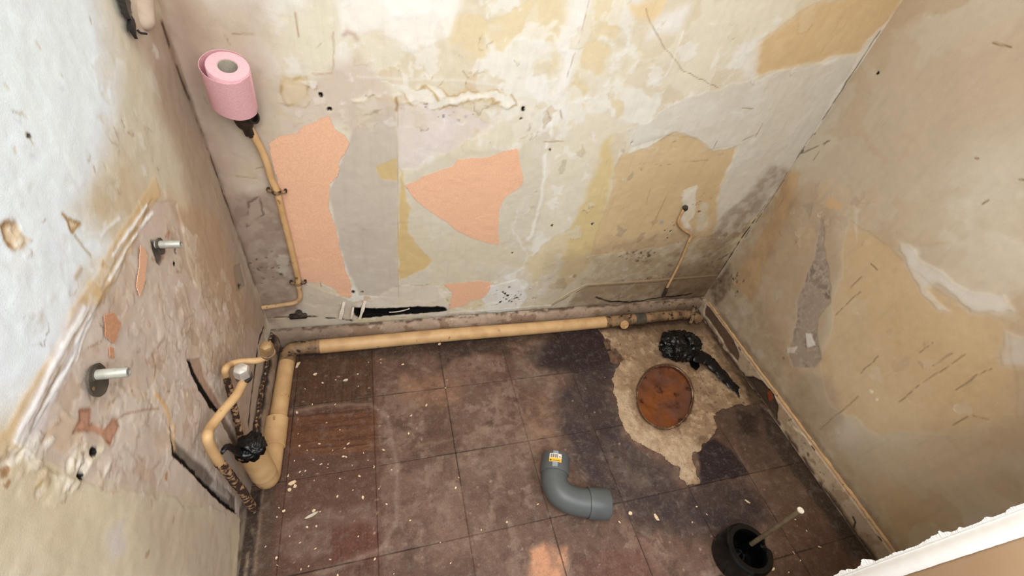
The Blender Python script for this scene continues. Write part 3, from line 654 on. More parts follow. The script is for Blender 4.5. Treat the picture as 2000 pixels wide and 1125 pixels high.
for a, b in (((1680, 570), (1631, 616)), ((1822, 668), (1797, 687)), ((1885, 692), (1787, 758)), ((1934, 719), (1866, 761)), ((1677, 775), (1602, 839)), ((1890, 815), (1861, 832)), ((1684, 540), (1660, 562)), ((1860, 690), (1820, 715)), ((1790, 755), (1755, 785)), ((1715, 695), (1680, 730)), ((1530, 390), (1505, 430)), ((1615, 275), (1590, 312)), ((1900, 812), (1930, 818))):
    Rw.line([a, b], (128, 104, 74), .0026, .75, -.001, .003, .03, seed=int(a[0]) % 7, breaks=.33)
for a, b in (((1940, 84), (1976, 92)), ((1918, 398), (1928, 392)), ((1655, 144), (1640, 158)), ((1990, 350), (1998, 352)), ((1700, 515), (1712, 528)), ((1905, 308), (1912, 310))):
    Rw.line([a, b], (118, 88, 56), .0028, .85, -.0008, .001, seed=3)
Rw.line([(1752, 12), (1706, 84)], (78, 62, 46), .0022, .8, -.001, .001, seed=3, breaks=.45)
for q, r in (((1566, 295), .005), ((1590, 260), .003), ((1714, 143), .003)):
    Rw.dot(q, r, (18, 14, 11), 1, -.006)  # shallow holes, shade inside painted dark
Rw.line([(1620, 275), (1566, 300), (1540, 340), (1500, 400), (1452, 468)], (70, 54, 40), .003, .75, 0, .002, seed=5, breaks=.42)
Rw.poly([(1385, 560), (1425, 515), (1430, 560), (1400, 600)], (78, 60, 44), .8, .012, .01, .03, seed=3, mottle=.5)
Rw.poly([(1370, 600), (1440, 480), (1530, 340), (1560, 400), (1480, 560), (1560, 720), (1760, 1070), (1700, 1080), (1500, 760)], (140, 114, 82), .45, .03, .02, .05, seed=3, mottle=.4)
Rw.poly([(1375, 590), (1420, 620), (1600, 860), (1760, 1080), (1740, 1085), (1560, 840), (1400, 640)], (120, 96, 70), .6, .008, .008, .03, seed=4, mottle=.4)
Rw.specks((1435, 545), (.02, .02), 26, .004, (84, 66, 50), 3)
Rw.dot((1700, 765), .005, (222, 204, 160), .9, .001); Rw.dot((1712, 780), .004, (222, 204, 160), .9, .001)
Rw.dot((1530, 700), .004, (120, 96, 70), .8); Rw.dot((1484, 690), .014, (176, 158, 136), .6)
mean_r = Rw.col.mean(0)
wall_right = Rw.build('wall_right', M_WALL, gain=np.array((1.0, 1.09, 1.32)))
tag(wall_right, kind='structure')

# ================================================================== FLOOR: slab with a broken-out patch, tiles as pieces
CONC = [(1168, 620), (1166, 640), (1180, 664), (1192, 684), (1216, 702), (1203, 717), (1197, 741), (1199, 765), (1206, 784), (1211, 817), (1218, 841), (1241, 861), (1271, 881), (1303, 895), (1324, 913), (1333, 937), (1342, 951), (1369, 945), (1361, 912), (1355, 886), (1375, 871), (1395, 853), (1401, 835), (1392, 811), (1410, 799), (1443, 791), (1482, 787), (1560, 800), (1480, 640), (1400, 560), (1168, 590)]
px_floor = lambda x, y: tuple(on_floor(x, y).xy)
CONC_UV = [px_floor(*p) for p in CONC]
DC = Vector((0.832, 0.5645))                        # drain hole: an oval given by two half-diameters
DA, DB = Vector((.0955, -.014)), Vector((.0595, .1075))
_DI = np.linalg.inv(np.array([[DA.x, DB.x], [DA.y, DB.y]]))
def drain_r(u, v):
    return np.hypot(_DI[0, 0] * (u - DC.x) + _DI[0, 1] * (v - DC.y), _DI[1, 0] * (u - DC.x) + _DI[1, 1] * (v - DC.y))
def drain_p(r, a): return DC + (DA * math.cos(a) + DB * math.sin(a)) * r
pos_slab = lambda U, V, h: np.stack([U, V, -.004 + h], -1)
S = Surf(rngs((XL - .02, .44, .03), (.44, XR + .02, .003)), rngs((-1.4, .18, .03), (.18, YB + .02, .003)), pos_slab, px_floor, (158, 134, 108))
S.relief([(.08, .0012), (.02, .0008), (.006, .0005)], 2)
S.patches((192, 168, 136), .06, .5, .1, .7, 3)
S.patches((146, 120, 92), .05, .56, .08, .7, 6)
S.patches((120, 98, 76), .02, .62, .06, .6, 5)
S.patches((206, 186, 156), .015, .62, .05, .5, 4, .0004)
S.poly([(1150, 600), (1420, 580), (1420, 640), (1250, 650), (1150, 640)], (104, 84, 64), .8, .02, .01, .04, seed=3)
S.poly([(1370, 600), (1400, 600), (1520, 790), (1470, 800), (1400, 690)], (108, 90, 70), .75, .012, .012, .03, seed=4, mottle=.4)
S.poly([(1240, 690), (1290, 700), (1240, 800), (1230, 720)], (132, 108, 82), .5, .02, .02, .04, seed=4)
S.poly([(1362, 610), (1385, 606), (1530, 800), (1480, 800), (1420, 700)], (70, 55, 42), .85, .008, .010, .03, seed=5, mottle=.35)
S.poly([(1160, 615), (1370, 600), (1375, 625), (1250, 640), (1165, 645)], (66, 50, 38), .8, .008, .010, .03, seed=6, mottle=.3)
S.specks((1395, 750), (.05, .05), 60, .003, (110, 84, 62), 4)
S.poly([(1205, 770), (1225, 850), (1300, 905), (1345, 955), (1380, 880), (1340, 850), (1290, 850), (1240, 820), (1225, 760)], (206, 186, 158), .7, .012, .012, .03, .0008, seed=4, mottle=.4)
S.line([(1180, 700), (1200, 735), (1205, 790), (1230, 850)], (206, 184, 152), .02, .5, .0005, .01, seed=2)
i_ = np.arange(len(S.U)); S.mix(i_, (66, 48, 34), np.exp(-((drain_r(S.U, S.V) - 1.0) / .05) ** 2) * .8 * sstep(.3, .5, fbm(S.U, S.V, .03, 4, 3)))
keep_slab = lambda u, v: drain_r(u, v) > .965
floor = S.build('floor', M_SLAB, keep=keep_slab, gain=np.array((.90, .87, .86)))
tag(floor, kind='structure')

pos_tile = lambda U, V, h: np.stack([U, V, h], -1)
def paint_tiles(T):
    T.relief([(.12, .0006), (.02, .0003)], 4)
    T.patches((134, 108, 92), .10, .48, .12, .75, 2)
    T.patches((90, 66, 54), .09, .54, .1, .7, 5)
    T.patches((150, 128, 112), .035, .58, .1, .5, 6)
    T.patches((86, 62, 52), .02, .60, .08, .5, 3)
    T.poly([(545, 680), (735, 665), (742, 900), (740, 1140), (470, 1140)], (92, 62, 48), .8, .02, .015, .06, seed=3)
    T.poly([(580, 690), (725, 680), (730, 790), (570, 800)], (84, 58, 40), .85, .008, .006, .05, seed=4)
    T.poly([(555, 815), (735, 800), (738, 880), (560, 890)], (108, 68, 44), .8, .008, .006, .05, seed=4)
    for k in range(34):
        y = rng.uniform(800, 890); x = rng.uniform(560, 690)
        T.line([(x, y), (x + rng.uniform(30, 110), y - rng.uniform(3, 12))], rng.choice([(76, 44, 28), (136, 92, 62), (64, 36, 24)]), .0016, .5, 0, .002, seed=k)
    for k in range(40):
        x = rng.uniform(585, 730); y = rng.uniform(690, 770)
        T.line([(x, y), (x + rng.uniform(-4, 4), y + rng.uniform(20, 60))], rng.choice([(66, 42, 28), (110, 80, 56), (60, 40, 28)]), .0016, .45, 0, .002, seed=k)
    for k in range(26):
        x = rng.uniform(650, 720); y = rng.uniform(1020, 1090)
        T.line([(x, y), (x + rng.uniform(-3, 3), y + rng.uniform(20, 60))], (66, 36, 26), .0015, .45, 0, .002, seed=k)
    T.poly([(650, 1030), (740, 1010), (740, 1090), (650, 1100)], (104, 58, 44), .6, .012, .008, .05, seed=5)
    T.poly([(555, 1010), (740, 980), (740, 1020), (650, 1030), (640, 1080), (560, 1090)], (128, 104, 92), .7, .012, .014, .05, seed=6, mottle=.5)
    T.line([(570, 802), (650, 790), (725, 790), (755, 810), (772, 900), (776, 1020), (740, 1075), (620, 1120)], (150, 128, 112), .006, .6, .0004, .005, .04, seed=3)
    T.line([(560, 815), (660, 805), (720, 800)], (58, 38, 28), .003, .5, 0, .003, seed=3)
    # orange patches on the tiles
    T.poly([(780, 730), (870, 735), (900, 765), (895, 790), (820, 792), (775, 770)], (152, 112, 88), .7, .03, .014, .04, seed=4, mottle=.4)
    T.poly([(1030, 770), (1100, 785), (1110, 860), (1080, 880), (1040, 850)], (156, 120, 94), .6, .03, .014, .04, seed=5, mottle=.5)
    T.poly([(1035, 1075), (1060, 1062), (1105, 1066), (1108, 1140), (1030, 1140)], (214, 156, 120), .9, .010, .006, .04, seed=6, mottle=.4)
    T.poly([(1130, 1080), (1260, 1060), (1300, 1140), (1140, 1140)], (104, 66, 54), .6, .02, .02, .06, seed=6)
    T.poly([(1000, 700), (1080, 680), (1090, 760), (1010, 760)], (134, 114, 98), .6, .02, .015, .05, seed=2, mottle=.5)
    # black damp stain round the broken-out patch
    T.poly([(1020, 690), (1090, 630), (1180, 630), (1205, 720), (1200, 770), (1220, 850), (1300, 900), (1345, 955), (1460, 925), (1490, 1010), (1410, 1035), (1330, 1040), (1250, 1030), (1180, 985), (1110, 900), (1080, 800), (1110, 740)], (58, 47, 48), .88, .03, .03, .08, seed=3, mottle=.22, msc=.04)
    T.poly([(1085, 650), (1165, 640), (1210, 705), (1130, 725), (1050, 715)], (44, 30, 30), .8, .018, .014, .05, seed=4)
    T.poly([(1180, 870), (1280, 900), (1330, 940), (1250, 960), (1200, 940)], (112, 98, 86), .6, .02, .02, .05, seed=4, mottle=.7)
    T.poly([(1360, 870), (1395, 855), (1440, 890), (1460, 925), (1372, 945)], (40, 28, 32), .9, .006, .006, .04, seed=4)
    T.poly([(1395, 800), (1480, 788), (1530, 850), (1600, 930), (1470, 925), (1420, 850)], (84, 66, 54), .75, .015, .012, .05, seed=5)
    T.poly([(1440, 800), (1480, 810), (1480, 850), (1450, 850)], (46, 34, 28), .8, .02, .012, .04, seed=5)
    T.poly([(1470, 930), (1610, 900), (1720, 1080), (1640, 1140), (1480, 1140), (1520, 1000)], (92, 66, 50), .7, .03, .02, .06, seed=6)
    T.poly([(1560, 900), (1600, 905), (1700, 1080), (1660, 1090)], (60, 46, 36), .8, .012, .012, .04, seed=3)
    T.poly([(1470, 940), (1560, 930), (1580, 990), (1500, 990)], (112, 96, 80), .5, .025, .02, .05, seed=6, mottle=.5)
    T.poly([(590, 680), (860, 655), (1090, 630), (1090, 660), (900, 690), (700, 700), (590, 700)], (58, 42, 32), .8, .02, .012, .05, seed=2, mottle=.3)  # darker band along the front of the long pipe
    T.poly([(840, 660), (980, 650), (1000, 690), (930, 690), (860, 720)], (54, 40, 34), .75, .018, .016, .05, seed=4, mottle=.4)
    T.line([(840, 690), (900, 670), (960, 690), (1010, 680)], (70, 48, 38), .008, .5, 0, .012, seed=5)
    for k in range(70):
        x = rng.uniform(1060, 1330); y = rng.uniform(770, 1000)
        T.line([(x, y), (x + rng.uniform(-10, 10), y + rng.uniform(-8, 8))], rng.choice([(140, 122, 104), (120, 104, 92), (30, 24, 24)]), .0022, .5, 0, .004, .02, seed=k)
    for k in range(120):
        x = rng.uniform(560, 1600); y = rng.uniform(700, 1125)
        T.dot((x, y), rng.uniform(.0012, .003), rng.choice([(190, 164, 138), (160, 134, 112)]), .7, 0, warp=.002, seed=k)
    # grime along the walls
    T.poly([(505, 960), (540, 960), (530, 1140), (465, 1140), (475, 1050)], (84, 66, 52), .85, .008, .008, .03, seed=3, mottle=.4)
    T.line([(514, 959), (505, 1040), (497, 1119)], (150, 128, 104), .004, .6, .0006, .003, seed=4)
    T.poly([(470, 960), (508, 960), (490, 1140), (455, 1140)], (52, 40, 32), .85, .004, .006, .02, .0015, seed=5, mottle=.3)
    T.line([(500, 985), (492, 1050), (480, 1130)], (176, 158, 132), .004, .7, .001, .004, seed=6, breaks=.45)
    T.poly([(1500, 790), (1545, 850), (1700, 1080), (1660, 1100), (1540, 900)], (72, 58, 46), .6, .012, .01, .04, seed=5, mottle=.4)
    T.poly([(1480, 790), (1530, 840), (1712, 1090), (1690, 1110), (1600, 990), (1500, 860)], (58, 46, 37), .85, .006, .008, .03, .001, seed=4, mottle=.35)
    T.line([(1500, 800), (1600, 935), (1700, 1085)], (122, 104, 84), .004, .7, .001, .004, .02, seed=5, breaks=.4)
    # dust smears
    T.poly([(900, 880), (1040, 850), (1060, 900), (1000, 940), (800, 930)], (134, 112, 96), .5, .03, .03, .06, seed=2, mottle=.6)
    T.poly([(800, 1000), (960, 960), (960, 1080), (830, 1110)], (134, 106, 90), .45, .03, .03, .06, seed=5, mottle=.6)
    T.line([(780, 880), (900, 852), (1040, 830)], (146, 122, 102), .005, .4, 0, .006, seed=5, breaks=.4)
xs = [XL - .006] + [-.241 + .1985 * k for k in range(8)]
xs = [x for x in xs if x < XR] + [XR + .01]
ys = [-.107 - .1965, -.107, .0905, .2895, .488, .6845, YB + .01]
ctmp = None
for ix in range(len(xs) - 1):
    for iy in range(len(ys) - 1):
        x0, x1, y0, y1 = xs[ix] + .00006, xs[ix + 1] - .00006, ys[iy] + .00006, ys[iy + 1] - .00006
        st = FINE if y1 > .0 else .02
        dz = rng.uniform(-.0004, .0004)
        T = Surf(np.linspace(x0, x1, max(3, int((x1 - x0) / st))), np.linspace(y0, y1, max(3, int((y1 - y0) / st))), pos_tile, px_floor, np.array((114, 88, 74)) * rng.uniform(.94, 1.06))
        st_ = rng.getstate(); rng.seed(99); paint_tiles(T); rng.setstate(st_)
        T.h += dz
        # dark worn edges
        de = np.minimum(np.minimum(T.U - x0, x1 - T.U), np.minimum(T.V - y0, y1 - T.V))
        T.mix(np.arange(len(T.U)), (48, 34, 28), np.exp(-(de / .0016) ** 2) * (.12 + .55 * sstep(.46, .58, fbm(T.U, T.V, .10, 3, 3))))
        ku = lambda u, v: poly_sdf(u + (fbm(u, v, .025, 2, 4) - .5) * .022, v + (fbm(u + 2, v + 3, .025, 5, 4) - .5) * .022, CONC_UV) > 0
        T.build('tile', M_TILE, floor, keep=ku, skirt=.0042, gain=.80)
# ================================================================== CEILING, FRONT WALL, HALL
box('ceiling', (XL - .1, -1.5, ZC), (XR + .1, YB + .1, ZC + .05), M_CEIL)['kind'] = 'structure'
XJ = 0.75
front = box('wall_front', (XJ + .001, -0.085, -0.004), (XR + .25, YF - .006, ZC), M_JAMB); front['kind'] = 'structure'
lintel = box('wall_front_lintel', (XL, -0.085, 2.08), (XJ + .001, YF - .006, ZC), M_CEIL); lintel.name = 'trim_2'; lintel['kind'] = 'structure'
# white gloss bead with a flaking edge on the door reveal
jt = thing('trim_1', (XJ, 0, 0), None, None); jt['kind'] = 'structure'
bm = bmesh.new()
g = random.Random(4)
zs = np.arange(0, 2.08, .006)
prof = [(0.0045, .0185), (-.0005, .0165), (-.0020, .0155), (-.0008, .0145), (-.0042, .0095), (-.0058, .004), (-.0052, -.001), (-.0034, -.0055), (.0, -.0085)]
rows = [[bm.verts.new((XJ + dx + g.uniform(-.0002, .0002), y + g.uniform(-.0002, .0002), z)) for dx, y in prof] for z in zs]
for a, b in zip(rows, rows[1:]):
    for k in range(len(prof) - 1): bm.faces.new((a[k], a[k + 1], b[k + 1], b[k]))
bm_obj('bead', bm, M_WHITE, jt)
bm = bmesh.new(); prev = None
for k, z in enumerate(np.arange(0, 2.08, .0018)):
    n_ = float(fbm(np.array([z]), np.array([.3]), .02, 3, 4)[0]); n2 = float(vnoise(np.array([z]), np.array([.7]), .03, 5)[0])
    wv = .0004 + max(0, n_ - .42) * .016 + (max(0, n2 - .62) * .022 if .34 < z < .52 else 0)
    row = [bm.verts.new((XJ + .001, .0165, z)), bm.verts.new((XJ - .0016, .0172, z)), bm.verts.new((XJ - .001 + g.uniform(-.001, .001), .0185 + wv, z)), bm.verts.new((XJ + .0006, .0185 + wv * .9, z))]
    if prev:
        for j in range(3): bm.faces.new((prev[j], prev[j + 1], row[j + 1], row[j]))
    prev = row
bm_obj('flaking_edge', bm, M_WHITE, jt, smooth=False)

# ================================================================== BASEBOARDS
def bead_profile(s):     # s runs up the rounded grey skirting: returns (out from wall, height)
    s = np.asarray(s)
    out = np.where(s < .03, .0205, np.where(s < .062, .0205 * np.sqrt(np.clip(1 - ((s - .03) / .034) ** 2, 0, 1)), .006))
    z = np.minimum(s, .064); return out, z
pos_sb = lambda U, V, h: np.stack([U, YB - bead_profile(V)[0] - h, bead_profile(V)[1]], -1)
def px_sb(x, y): p = on_back(x, y, .016); return (p.x, min(max(p.z, 0), .07))
SB = Surf(rngs((XL + .002, XR, .003)), rngs((0, .0655, .0022)), pos_sb, px_sb, (160, 140, 122))
SB.relief([(.1, .0012), (.02, .0006)], 2)
SB.patches((176, 156, 138), .06, .5, .08, .7, 2); SB.patches((128, 104, 84), .05, .58, .06, .7, 5, -.0005)
SB.line([(-.31, .061), (.5, .061), (1.16, .061)], (66, 50, 38), .003, .8, -.001, .004, .02, px=False, seed=2, breaks=.45)
SB.poly([(.72, 0), (1.17, 0), (1.17, .07), (.8, .07)], (116, 96, 76), .7, .05, .03, .06, px=False, seed=3, mottle=.3)
SB.poly([(-.32, 0), (-.1, 0), (-.12, .07), (-.32, .07)], (118, 98, 82), .7, .06, .02, .06, px=False, seed=3)
SB.line([(590, 632), (591, 645)], (24, 18, 14), .0025, 1, -.001, .001)
SB.line([(880, 625), (960, 612), (1060, 605)], (206, 188, 164), .003, .6, .001, .004, seed=2, breaks=.4)
SB.specks((1300, 595), (.08, .012), 30, .003, (50, 38, 28), 3)
tag(SB.build('baseboard_back', M_SKIRT), kind='structure')
pos_sl = lambda U, V, h: np.stack([XL + bead_profile(V)[0] + h, U, bead_profile(V)[1]], -1)
def px_sl(x, y): p = on_left(x, y, .016); return (p.y, min(max(p.z, 0), .07))
SL = Surf(rngs((.50, YB - .018, .003)), rngs((0, .0655, .0022)), pos_sl, px_sl, (136, 116, 98))
SL.relief([(.1, .0012), (.02, .0006)], 3)
SL.patches((160, 142, 124), .05, .52, .08, .6, 4); SL.patches((84, 64, 50), .05, .55, .06, .8, 6, -.0008)
SL.line([(.5, .055), (.7, .058), (.88, .06)], (30, 22, 17), .005, .9, -.002, .005, .02, px=False, seed=2, breaks=.38)
SL.specks((500, 790), (.08, .012), 40, .003, (190, 170, 140), 3)
tag(SL.build('baseboard_left', M_SKIRT), kind='structure')
BBX, BBH = .0145, .058
def pos_br(U, V, h):
    front = V <= BBH
    return np.stack([np.where(front, XR - BBX - h, XR - BBX + (V - BBH)), U, np.where(front, V, BBH + h * .5)], -1)
def px_br(x, y): p = on_right(x, y, BBX); return (p.y, min(max(p.z, 0), .058))
SR = Surf(rngs((YF - .02, YB, .003)), rngs((0, BBH, .0022), (BBH, BBH + BBX + .002, .004)), pos_br, px_br, (172, 152, 130))
SR.relief([(.1, .0010), (.02, .0005)], 4)
SR.patches((188, 168, 146), .06, .52, .08, .6, 2); SR.patches((146, 122, 98), .05, .58, .06, .6, 5, -.0004)
SR.poly([(1380, 590), (1400, 600), (1393, 611), (1422, 626), (1440, 657), (1443, 693), (1440, 706), (1425, 690), (1395, 640), (1375, 615)], (92, 72, 58), .95, .002, .003, .02, -.004, rim=((196, 176, 150), .002, .8), seed=3)
SR.poly([(1456, 738), (1470, 736), (1488, 744), (1513, 765), (1519, 790), (1517, 818), (1500, 806), (1470, 768)], (70, 56, 45), .97, .002, .003, .02, -.010, rim=((24, 18, 14), .0015, .9), seed=4)
SR.poly([(1492, 765), (1502, 762), (1506, 780), (1498, 786)], (134, 62, 36), .9, .002, .003, .02, .002, seed=4)
SR.line([(.02, .004), (.3, .005), (.6, .004), (.9, .005)], (60, 46, 36), .005, .85, -.001, .004, .02, px=False, seed=5, breaks=.35)
SR.line([(.02, .012), (.5, .012)], (112, 94, 76), .004, .6, 0, .003, .02, px=False, seed=5, breaks=.4)
for pl in ([(1593, 878), (1596, 868), (1600, 862)], [(1665, 1010), (1670, 1020), (1667, 1030)], [(1730, 1042), (1729, 1053)], [(1449, 680), (1453, 676), (1452, 668)]):
    SR.line(pl, (26, 20, 16), .002, 1, -.002, .0006)
SR.line([(1550, 836), (1575, 850), (1585, 865)], (220, 206, 180), .004, .8, .0008, .004, breaks=.35)
SR.specks((1600, 920), (.05, .012), 16, .003, (110, 92, 74), 6)
tag(SR.build('baseboard_right', M_SKIRT), kind='structure')
# cream sealant bead along the top of the right baseboard
pts = [(XR - .0035 + rng.uniform(-.0008, .0008), y, BBH + .0035 + rng.uniform(-.001, .001)) for y in np.arange(YF, YB - .03, .012)]
tb = tube('trim_3', pts, [.0042 + rng.uniform(-.001, .001) for _ in pts], M_WPAINT, None, 8); tb['kind'] = 'structure'
# wall-coloured lip of broken plaster along the left skirting
pts = [(XL + .006 + rng.uniform(-.002, .002), y, .069 + rng.uniform(-.002, .002)) for y in np.arange(.56, YB - .02, .012)]
tl = tube('trim_4', pts, [.004 + rng.uniform(-.0015, .001) for _ in pts], M_RUST, None, 7); tl['kind'] = 'structure'

# ================================================================== WALLPAPER SCRAPS (parts of the walls they cling to)
def scrap(px, surf, m, parent, seed, amp=.0025, label=None, name='wallpaper_scrap'):
    f = {'b': px_back, 'l': px_left, 'r': px_right}[surf]
    uv = [f(*p) for p in px]
    # 2D outline -> ragged -> grid-cut sheet hugging the wall
    out = ragged(uv, .010, amp * .8, seed)
    S_ = {'b': B, 'l': Lw, 'r': Rw}[surf]
    arr = np.array([(p[0], p[1]) for p in out]); lo, hi = arr.min(0), arr.max(0)
    gs = .0013 if surf == 'l' else .002
    us = np.arange(lo[0] - gs, hi[0] + 2 * gs, gs); vs = np.arange(lo[1] - gs, hi[1] + 2 * gs, gs)
    U, V = np.meshgrid(us, vs, indexing='ij'); idx = np.arange(U.size).reshape(U.shape)
    q = np.stack([idx[:-1, :-1], idx[1:, :-1], idx[1:, 1:], idx[:-1, 1:]], -1).reshape(-1, 4)
    uu, vv = U.ravel(), V.ravel()
    d = poly_sdf(uu, vv, [tuple(p) for p in arr])
    q = q[(d[q] < gs * .6).all(1)]
    # pull border vertices back onto the outline
    hb = np.zeros(len(uu))
    iu = np.clip(np.searchsorted(S_.us, uu), 0, len(S_.us) - 1); iv = np.clip(np.searchsorted(S_.vs, vv), 0, len(S_.vs) - 1)
    hb = S_.h.reshape(S_.sh)[iu, iv] + .0007
    xyz = S_.pos(uu, vv, np.maximum(hb, 0.0) + .0003)
    bm = bmesh.new(); used = np.unique(q); vm = {int(i): bm.verts.new(xyz[i]) for i in used}
    for a in q: bm.faces.new([vm[int(i)] for i in a])
    nrm = Vector({'b': (0, -1, 0), 'l': (1, 0, 0), 'r': (-1, 0, 0)}[surf])
    bd = [e for e in bm.edges if len(e.link_faces) == 1]
    r = bmesh.ops.extrude_edge_only(bm, edges=bd)
    for v in [x for x in r['geom'] if isinstance(x, bmesh.types.BMVert)]: v.co -= nrm * .0009
    o = bm_obj(name, bm, m, parent)
    if label: o['label'] = label
    return o
scrap([(526, 279), (549, 265), (580, 261), (593, 247), (642, 226), (649, 240), (656, 254), (673, 265), (683, 280), (673, 299), (661, 321), (661, 342), (645, 361), (642, 406), (654, 439), (664, 488), (677, 534), (687, 557), (685, 582), (664, 577), (658, 567), (628, 552), (592, 551), (585, 528), (575, 495), (565, 459), (552, 399), (540, 345), (528, 300)], 'b', M_PEACH, wall_back, 1, .0015, 'large peach wallpaper scrap beside the left pipe')
scrap([(791, 363), (832, 343), (885, 324), (894, 311), (949, 308), (984, 295), (1011, 290), (1016, 320), (1022, 347), (1020, 361), (1002, 375), (984, 386), (974, 414), (972, 450), (975, 478), (956, 475), (920, 464), (892, 450), (871, 432), (842, 414), (814, 393)], 'b', M_PEACH, wall_back, 2, .0015, 'pointed peach wallpaper scrap at the middle of the wall')
scrap([(867, 556), (931, 549), (957, 552), (957, 565), (944, 581), (920, 587), (906, 596), (878, 603), (884, 572)], 'b', M_PEACH, wall_back, 3, .002, 'small peach wallpaper scrap just above the baseboard')
scrap([(274, 478), (281, 482), (288, 499), (286, 525), (284, 549), (274, 578), (267, 560), (272, 520)], 'l', M_PEACH, wall_left, 4, .0015, 'narrow peach wallpaper sliver')
scrap([(203, 617), (220, 611), (224, 618), (236, 631), (231, 645), (228, 656), (222, 674), (206, 656), (207, 635)], 'l', M_TERRA, wall_left, 5, .002, 'brown wallpaper scrap with torn edges')
scrap([(213, 677), (222, 681), (223, 700), (214, 695)], 'l', M_TERRA, wall_left, 6, .001, 'tiny brown wallpaper scrap')
# loose strips of white paper hanging over the black gap
for k, (a, b, wd) in enumerate([((713, 588), (702, 624), .010), ((672, 590), (664, 624), .012), ((690, 600), (686, 622), .006), ((760, 610), (800, 603), .004)]):
    A_, B_ = on_back(*a, .004), on_back(*b, .010); pr = []
    n_ = 7
    for j in range(n_):
        t = j / (n_ - 1); c = A_.lerp(B_, t); c.y -= .004 * math.sin(t * math.pi)
        pr.append((c, wd * (.6 + .4 * rng.random())))
    side = (B_ - A_).cross(Vector((0, 1, 0))).normalized()
    bm = bmesh.new(); L_ = [(bm.verts.new(c + side * w_ / 2), bm.verts.new(c - side * w_ / 2), bm.verts.new(c + side * w_ / 2 + Vector((0, .0008, 0))), bm.verts.new(c - side * w_ / 2 + Vector((0, .0008, 0)))) for c, w_ in pr]
    for p, q in zip(L_, L_[1:]):
        for i, j in ((0, 1), (1, 3), (3, 2), (2, 0)): bm.faces.new((p[i], p[j], q[j], q[i]))
    bm.faces.new((L_[0][0], L_[0][1], L_[0][3], L_[0][2])); bm.faces.new((L_[-1][0], L_[-1][1], L_[-1][3], L_[-1][2]))
    bm_obj('paper_strip', bm, M_SCRAPW, wall_back)

# ================================================================== THINGS
UP = Vector((0, 0, 1))
# ---- toilet roll
RC = Vector((-.229, .8655, .7155)); RA = Vector((.010, -.0335, .0805)); RH = RA.length; RA.normalize()
RU = Vector((1, 0, 0)); RU = (RU - RA * RU.dot(RA)).normalized(); RV = RA.cross(RU)
roll = thing('toilet_roll', RC, 'pink toilet paper roll standing on a black pipe fitting in the left corner', 'toilet roll')
lathe('paper', RC, RA, [(.0150, 0), (.0300, 0), (.0314, .0015), (.0316, RH - .0015), (.0304, RH), (.0150, RH)], M_PINK, roll, 48, close=True)
lathe('core', RC, RA, [(.0140, .0005), (.0150, .0005), (.0150, RH - .001), (.0140, RH - .001)], M_CARD, roll, 32, close=True)
bm = bmesh.new(); prev = None
for k in range(41):
    t = k / 40; ang = math.radians(-20 - 285 * t)
    r = .0321 + .0100 * (sstep(.30, .66, t)) * (1 - .9 * sstep(.72, 1.0, t))
    c = RU * math.cos(ang) + RV * math.sin(ang)
    z1 = RH - .0015 - .009 * math.sin(math.pi * min(1, t / .95)) * (1 if t > .1 else 0) * .7
    z0 = .001
    row = [bm.verts.new(RC + c * rr + RA * z) for rr, z in ((r, z0), (r, z1), (r + .0007, z1), (r + .0007, z0))]
    if prev:
        for j in range(4): bm.faces.new((prev[j], prev[(j + 1) % 4], row[(j + 1) % 4], row[j]))
    else: bm.faces.new(row)
    prev = row
bm.faces.new(prev[::-1])
bm_obj('loose_sheet', bm, M_PINK, roll)

# ---- pipe up the back wall carrying the roll
o_ = .014
riser = thing('water_pipe', on_back(510, 600, o_), 'cream painted pipe rising up the back wall under the pink toilet roll', 'pipe')
pp = [on_back(*q, o_) for q in [(482, 240), (500, 272), (518, 310), (530, 350), (541, 375), (552, 420), (562, 460), (572, 500), (581, 540), (583, 560)]]
low = [on_back(583, 560, o_), on_back(586, 580, o_), on_back(578, 590, o_), on_back(555, 595, o_), on_back(512, 601, o_)]
tube('pipe', spline(pp[:4] + pp[4:]), .0068, M_CREAM, riser, 14, .03)
tube('lower_pipe', spline(low), .0058, M_WPAINT, riser, 12, .04)
el = Vector((-.2285, YB - .019, .0)); el.z = .664
fit = lathe('elbow_fitting', el, (-.12, -.05, 1), [(0, -.012), (.0085, -.012), (.009, 0), (.0135, .006), (.0155, .012), (.0168, .033), (.0150, .0365), (0, .0365)], M_BLACKRUB, riser, 20)
d_ = Vector((.80, -.55, .22)).normalized(); s_ = el + Vector((.002, 0, .024))
lathe('outlet', s_, d_, [(0, 0), (.0095, .0), (.0100, .014), (.0122, .016), (.0122, .022), (.0085, .022), (.0080, .012), (0, .012)], M_BLACKRUB, fit, 20, )
tube('joint', [on_back(480, 238, o_), on_back(487, 256, o_), on_back(494, 266, o_)], [.0085, .0088, .0075], M_RUST, riser, 12, .06)
def clip(q, ang, name='pipe_clip'):
    c = on_back(*q, o_); ax = Vector((math.sin(ang), 0, math.cos(ang)))
    lx = ax.cross(Vector((0, -1, 0))).normalized()
    k = lathe(name, c - ax * .004, ax, [(.0072, 0), (.0098, 0), (.0098, .008), (.0072, .008)], M_CREAMD, riser, 18, close=True)
    for sgn in (-1, 1):
        p = c + lx * sgn * .0085
        bm = bmesh.new(); tube_bm(bm, [p, p + lx * sgn * .009], [.0042, .0036], 8); bm_obj('lug', bm, M_CREAMD, k)
        e = c + lx * sgn * .0165 + Vector((0, .004, 0))
        lathe('screw_head', e, (0, -1, 0), [(0, -.006), (.0032, -.006), (.0036, .002), (.0025, .004), (0, .004)], M_DARK, k, 10)
clip((540, 374), .12); clip((582, 553), 0.02, 'lower_clip')

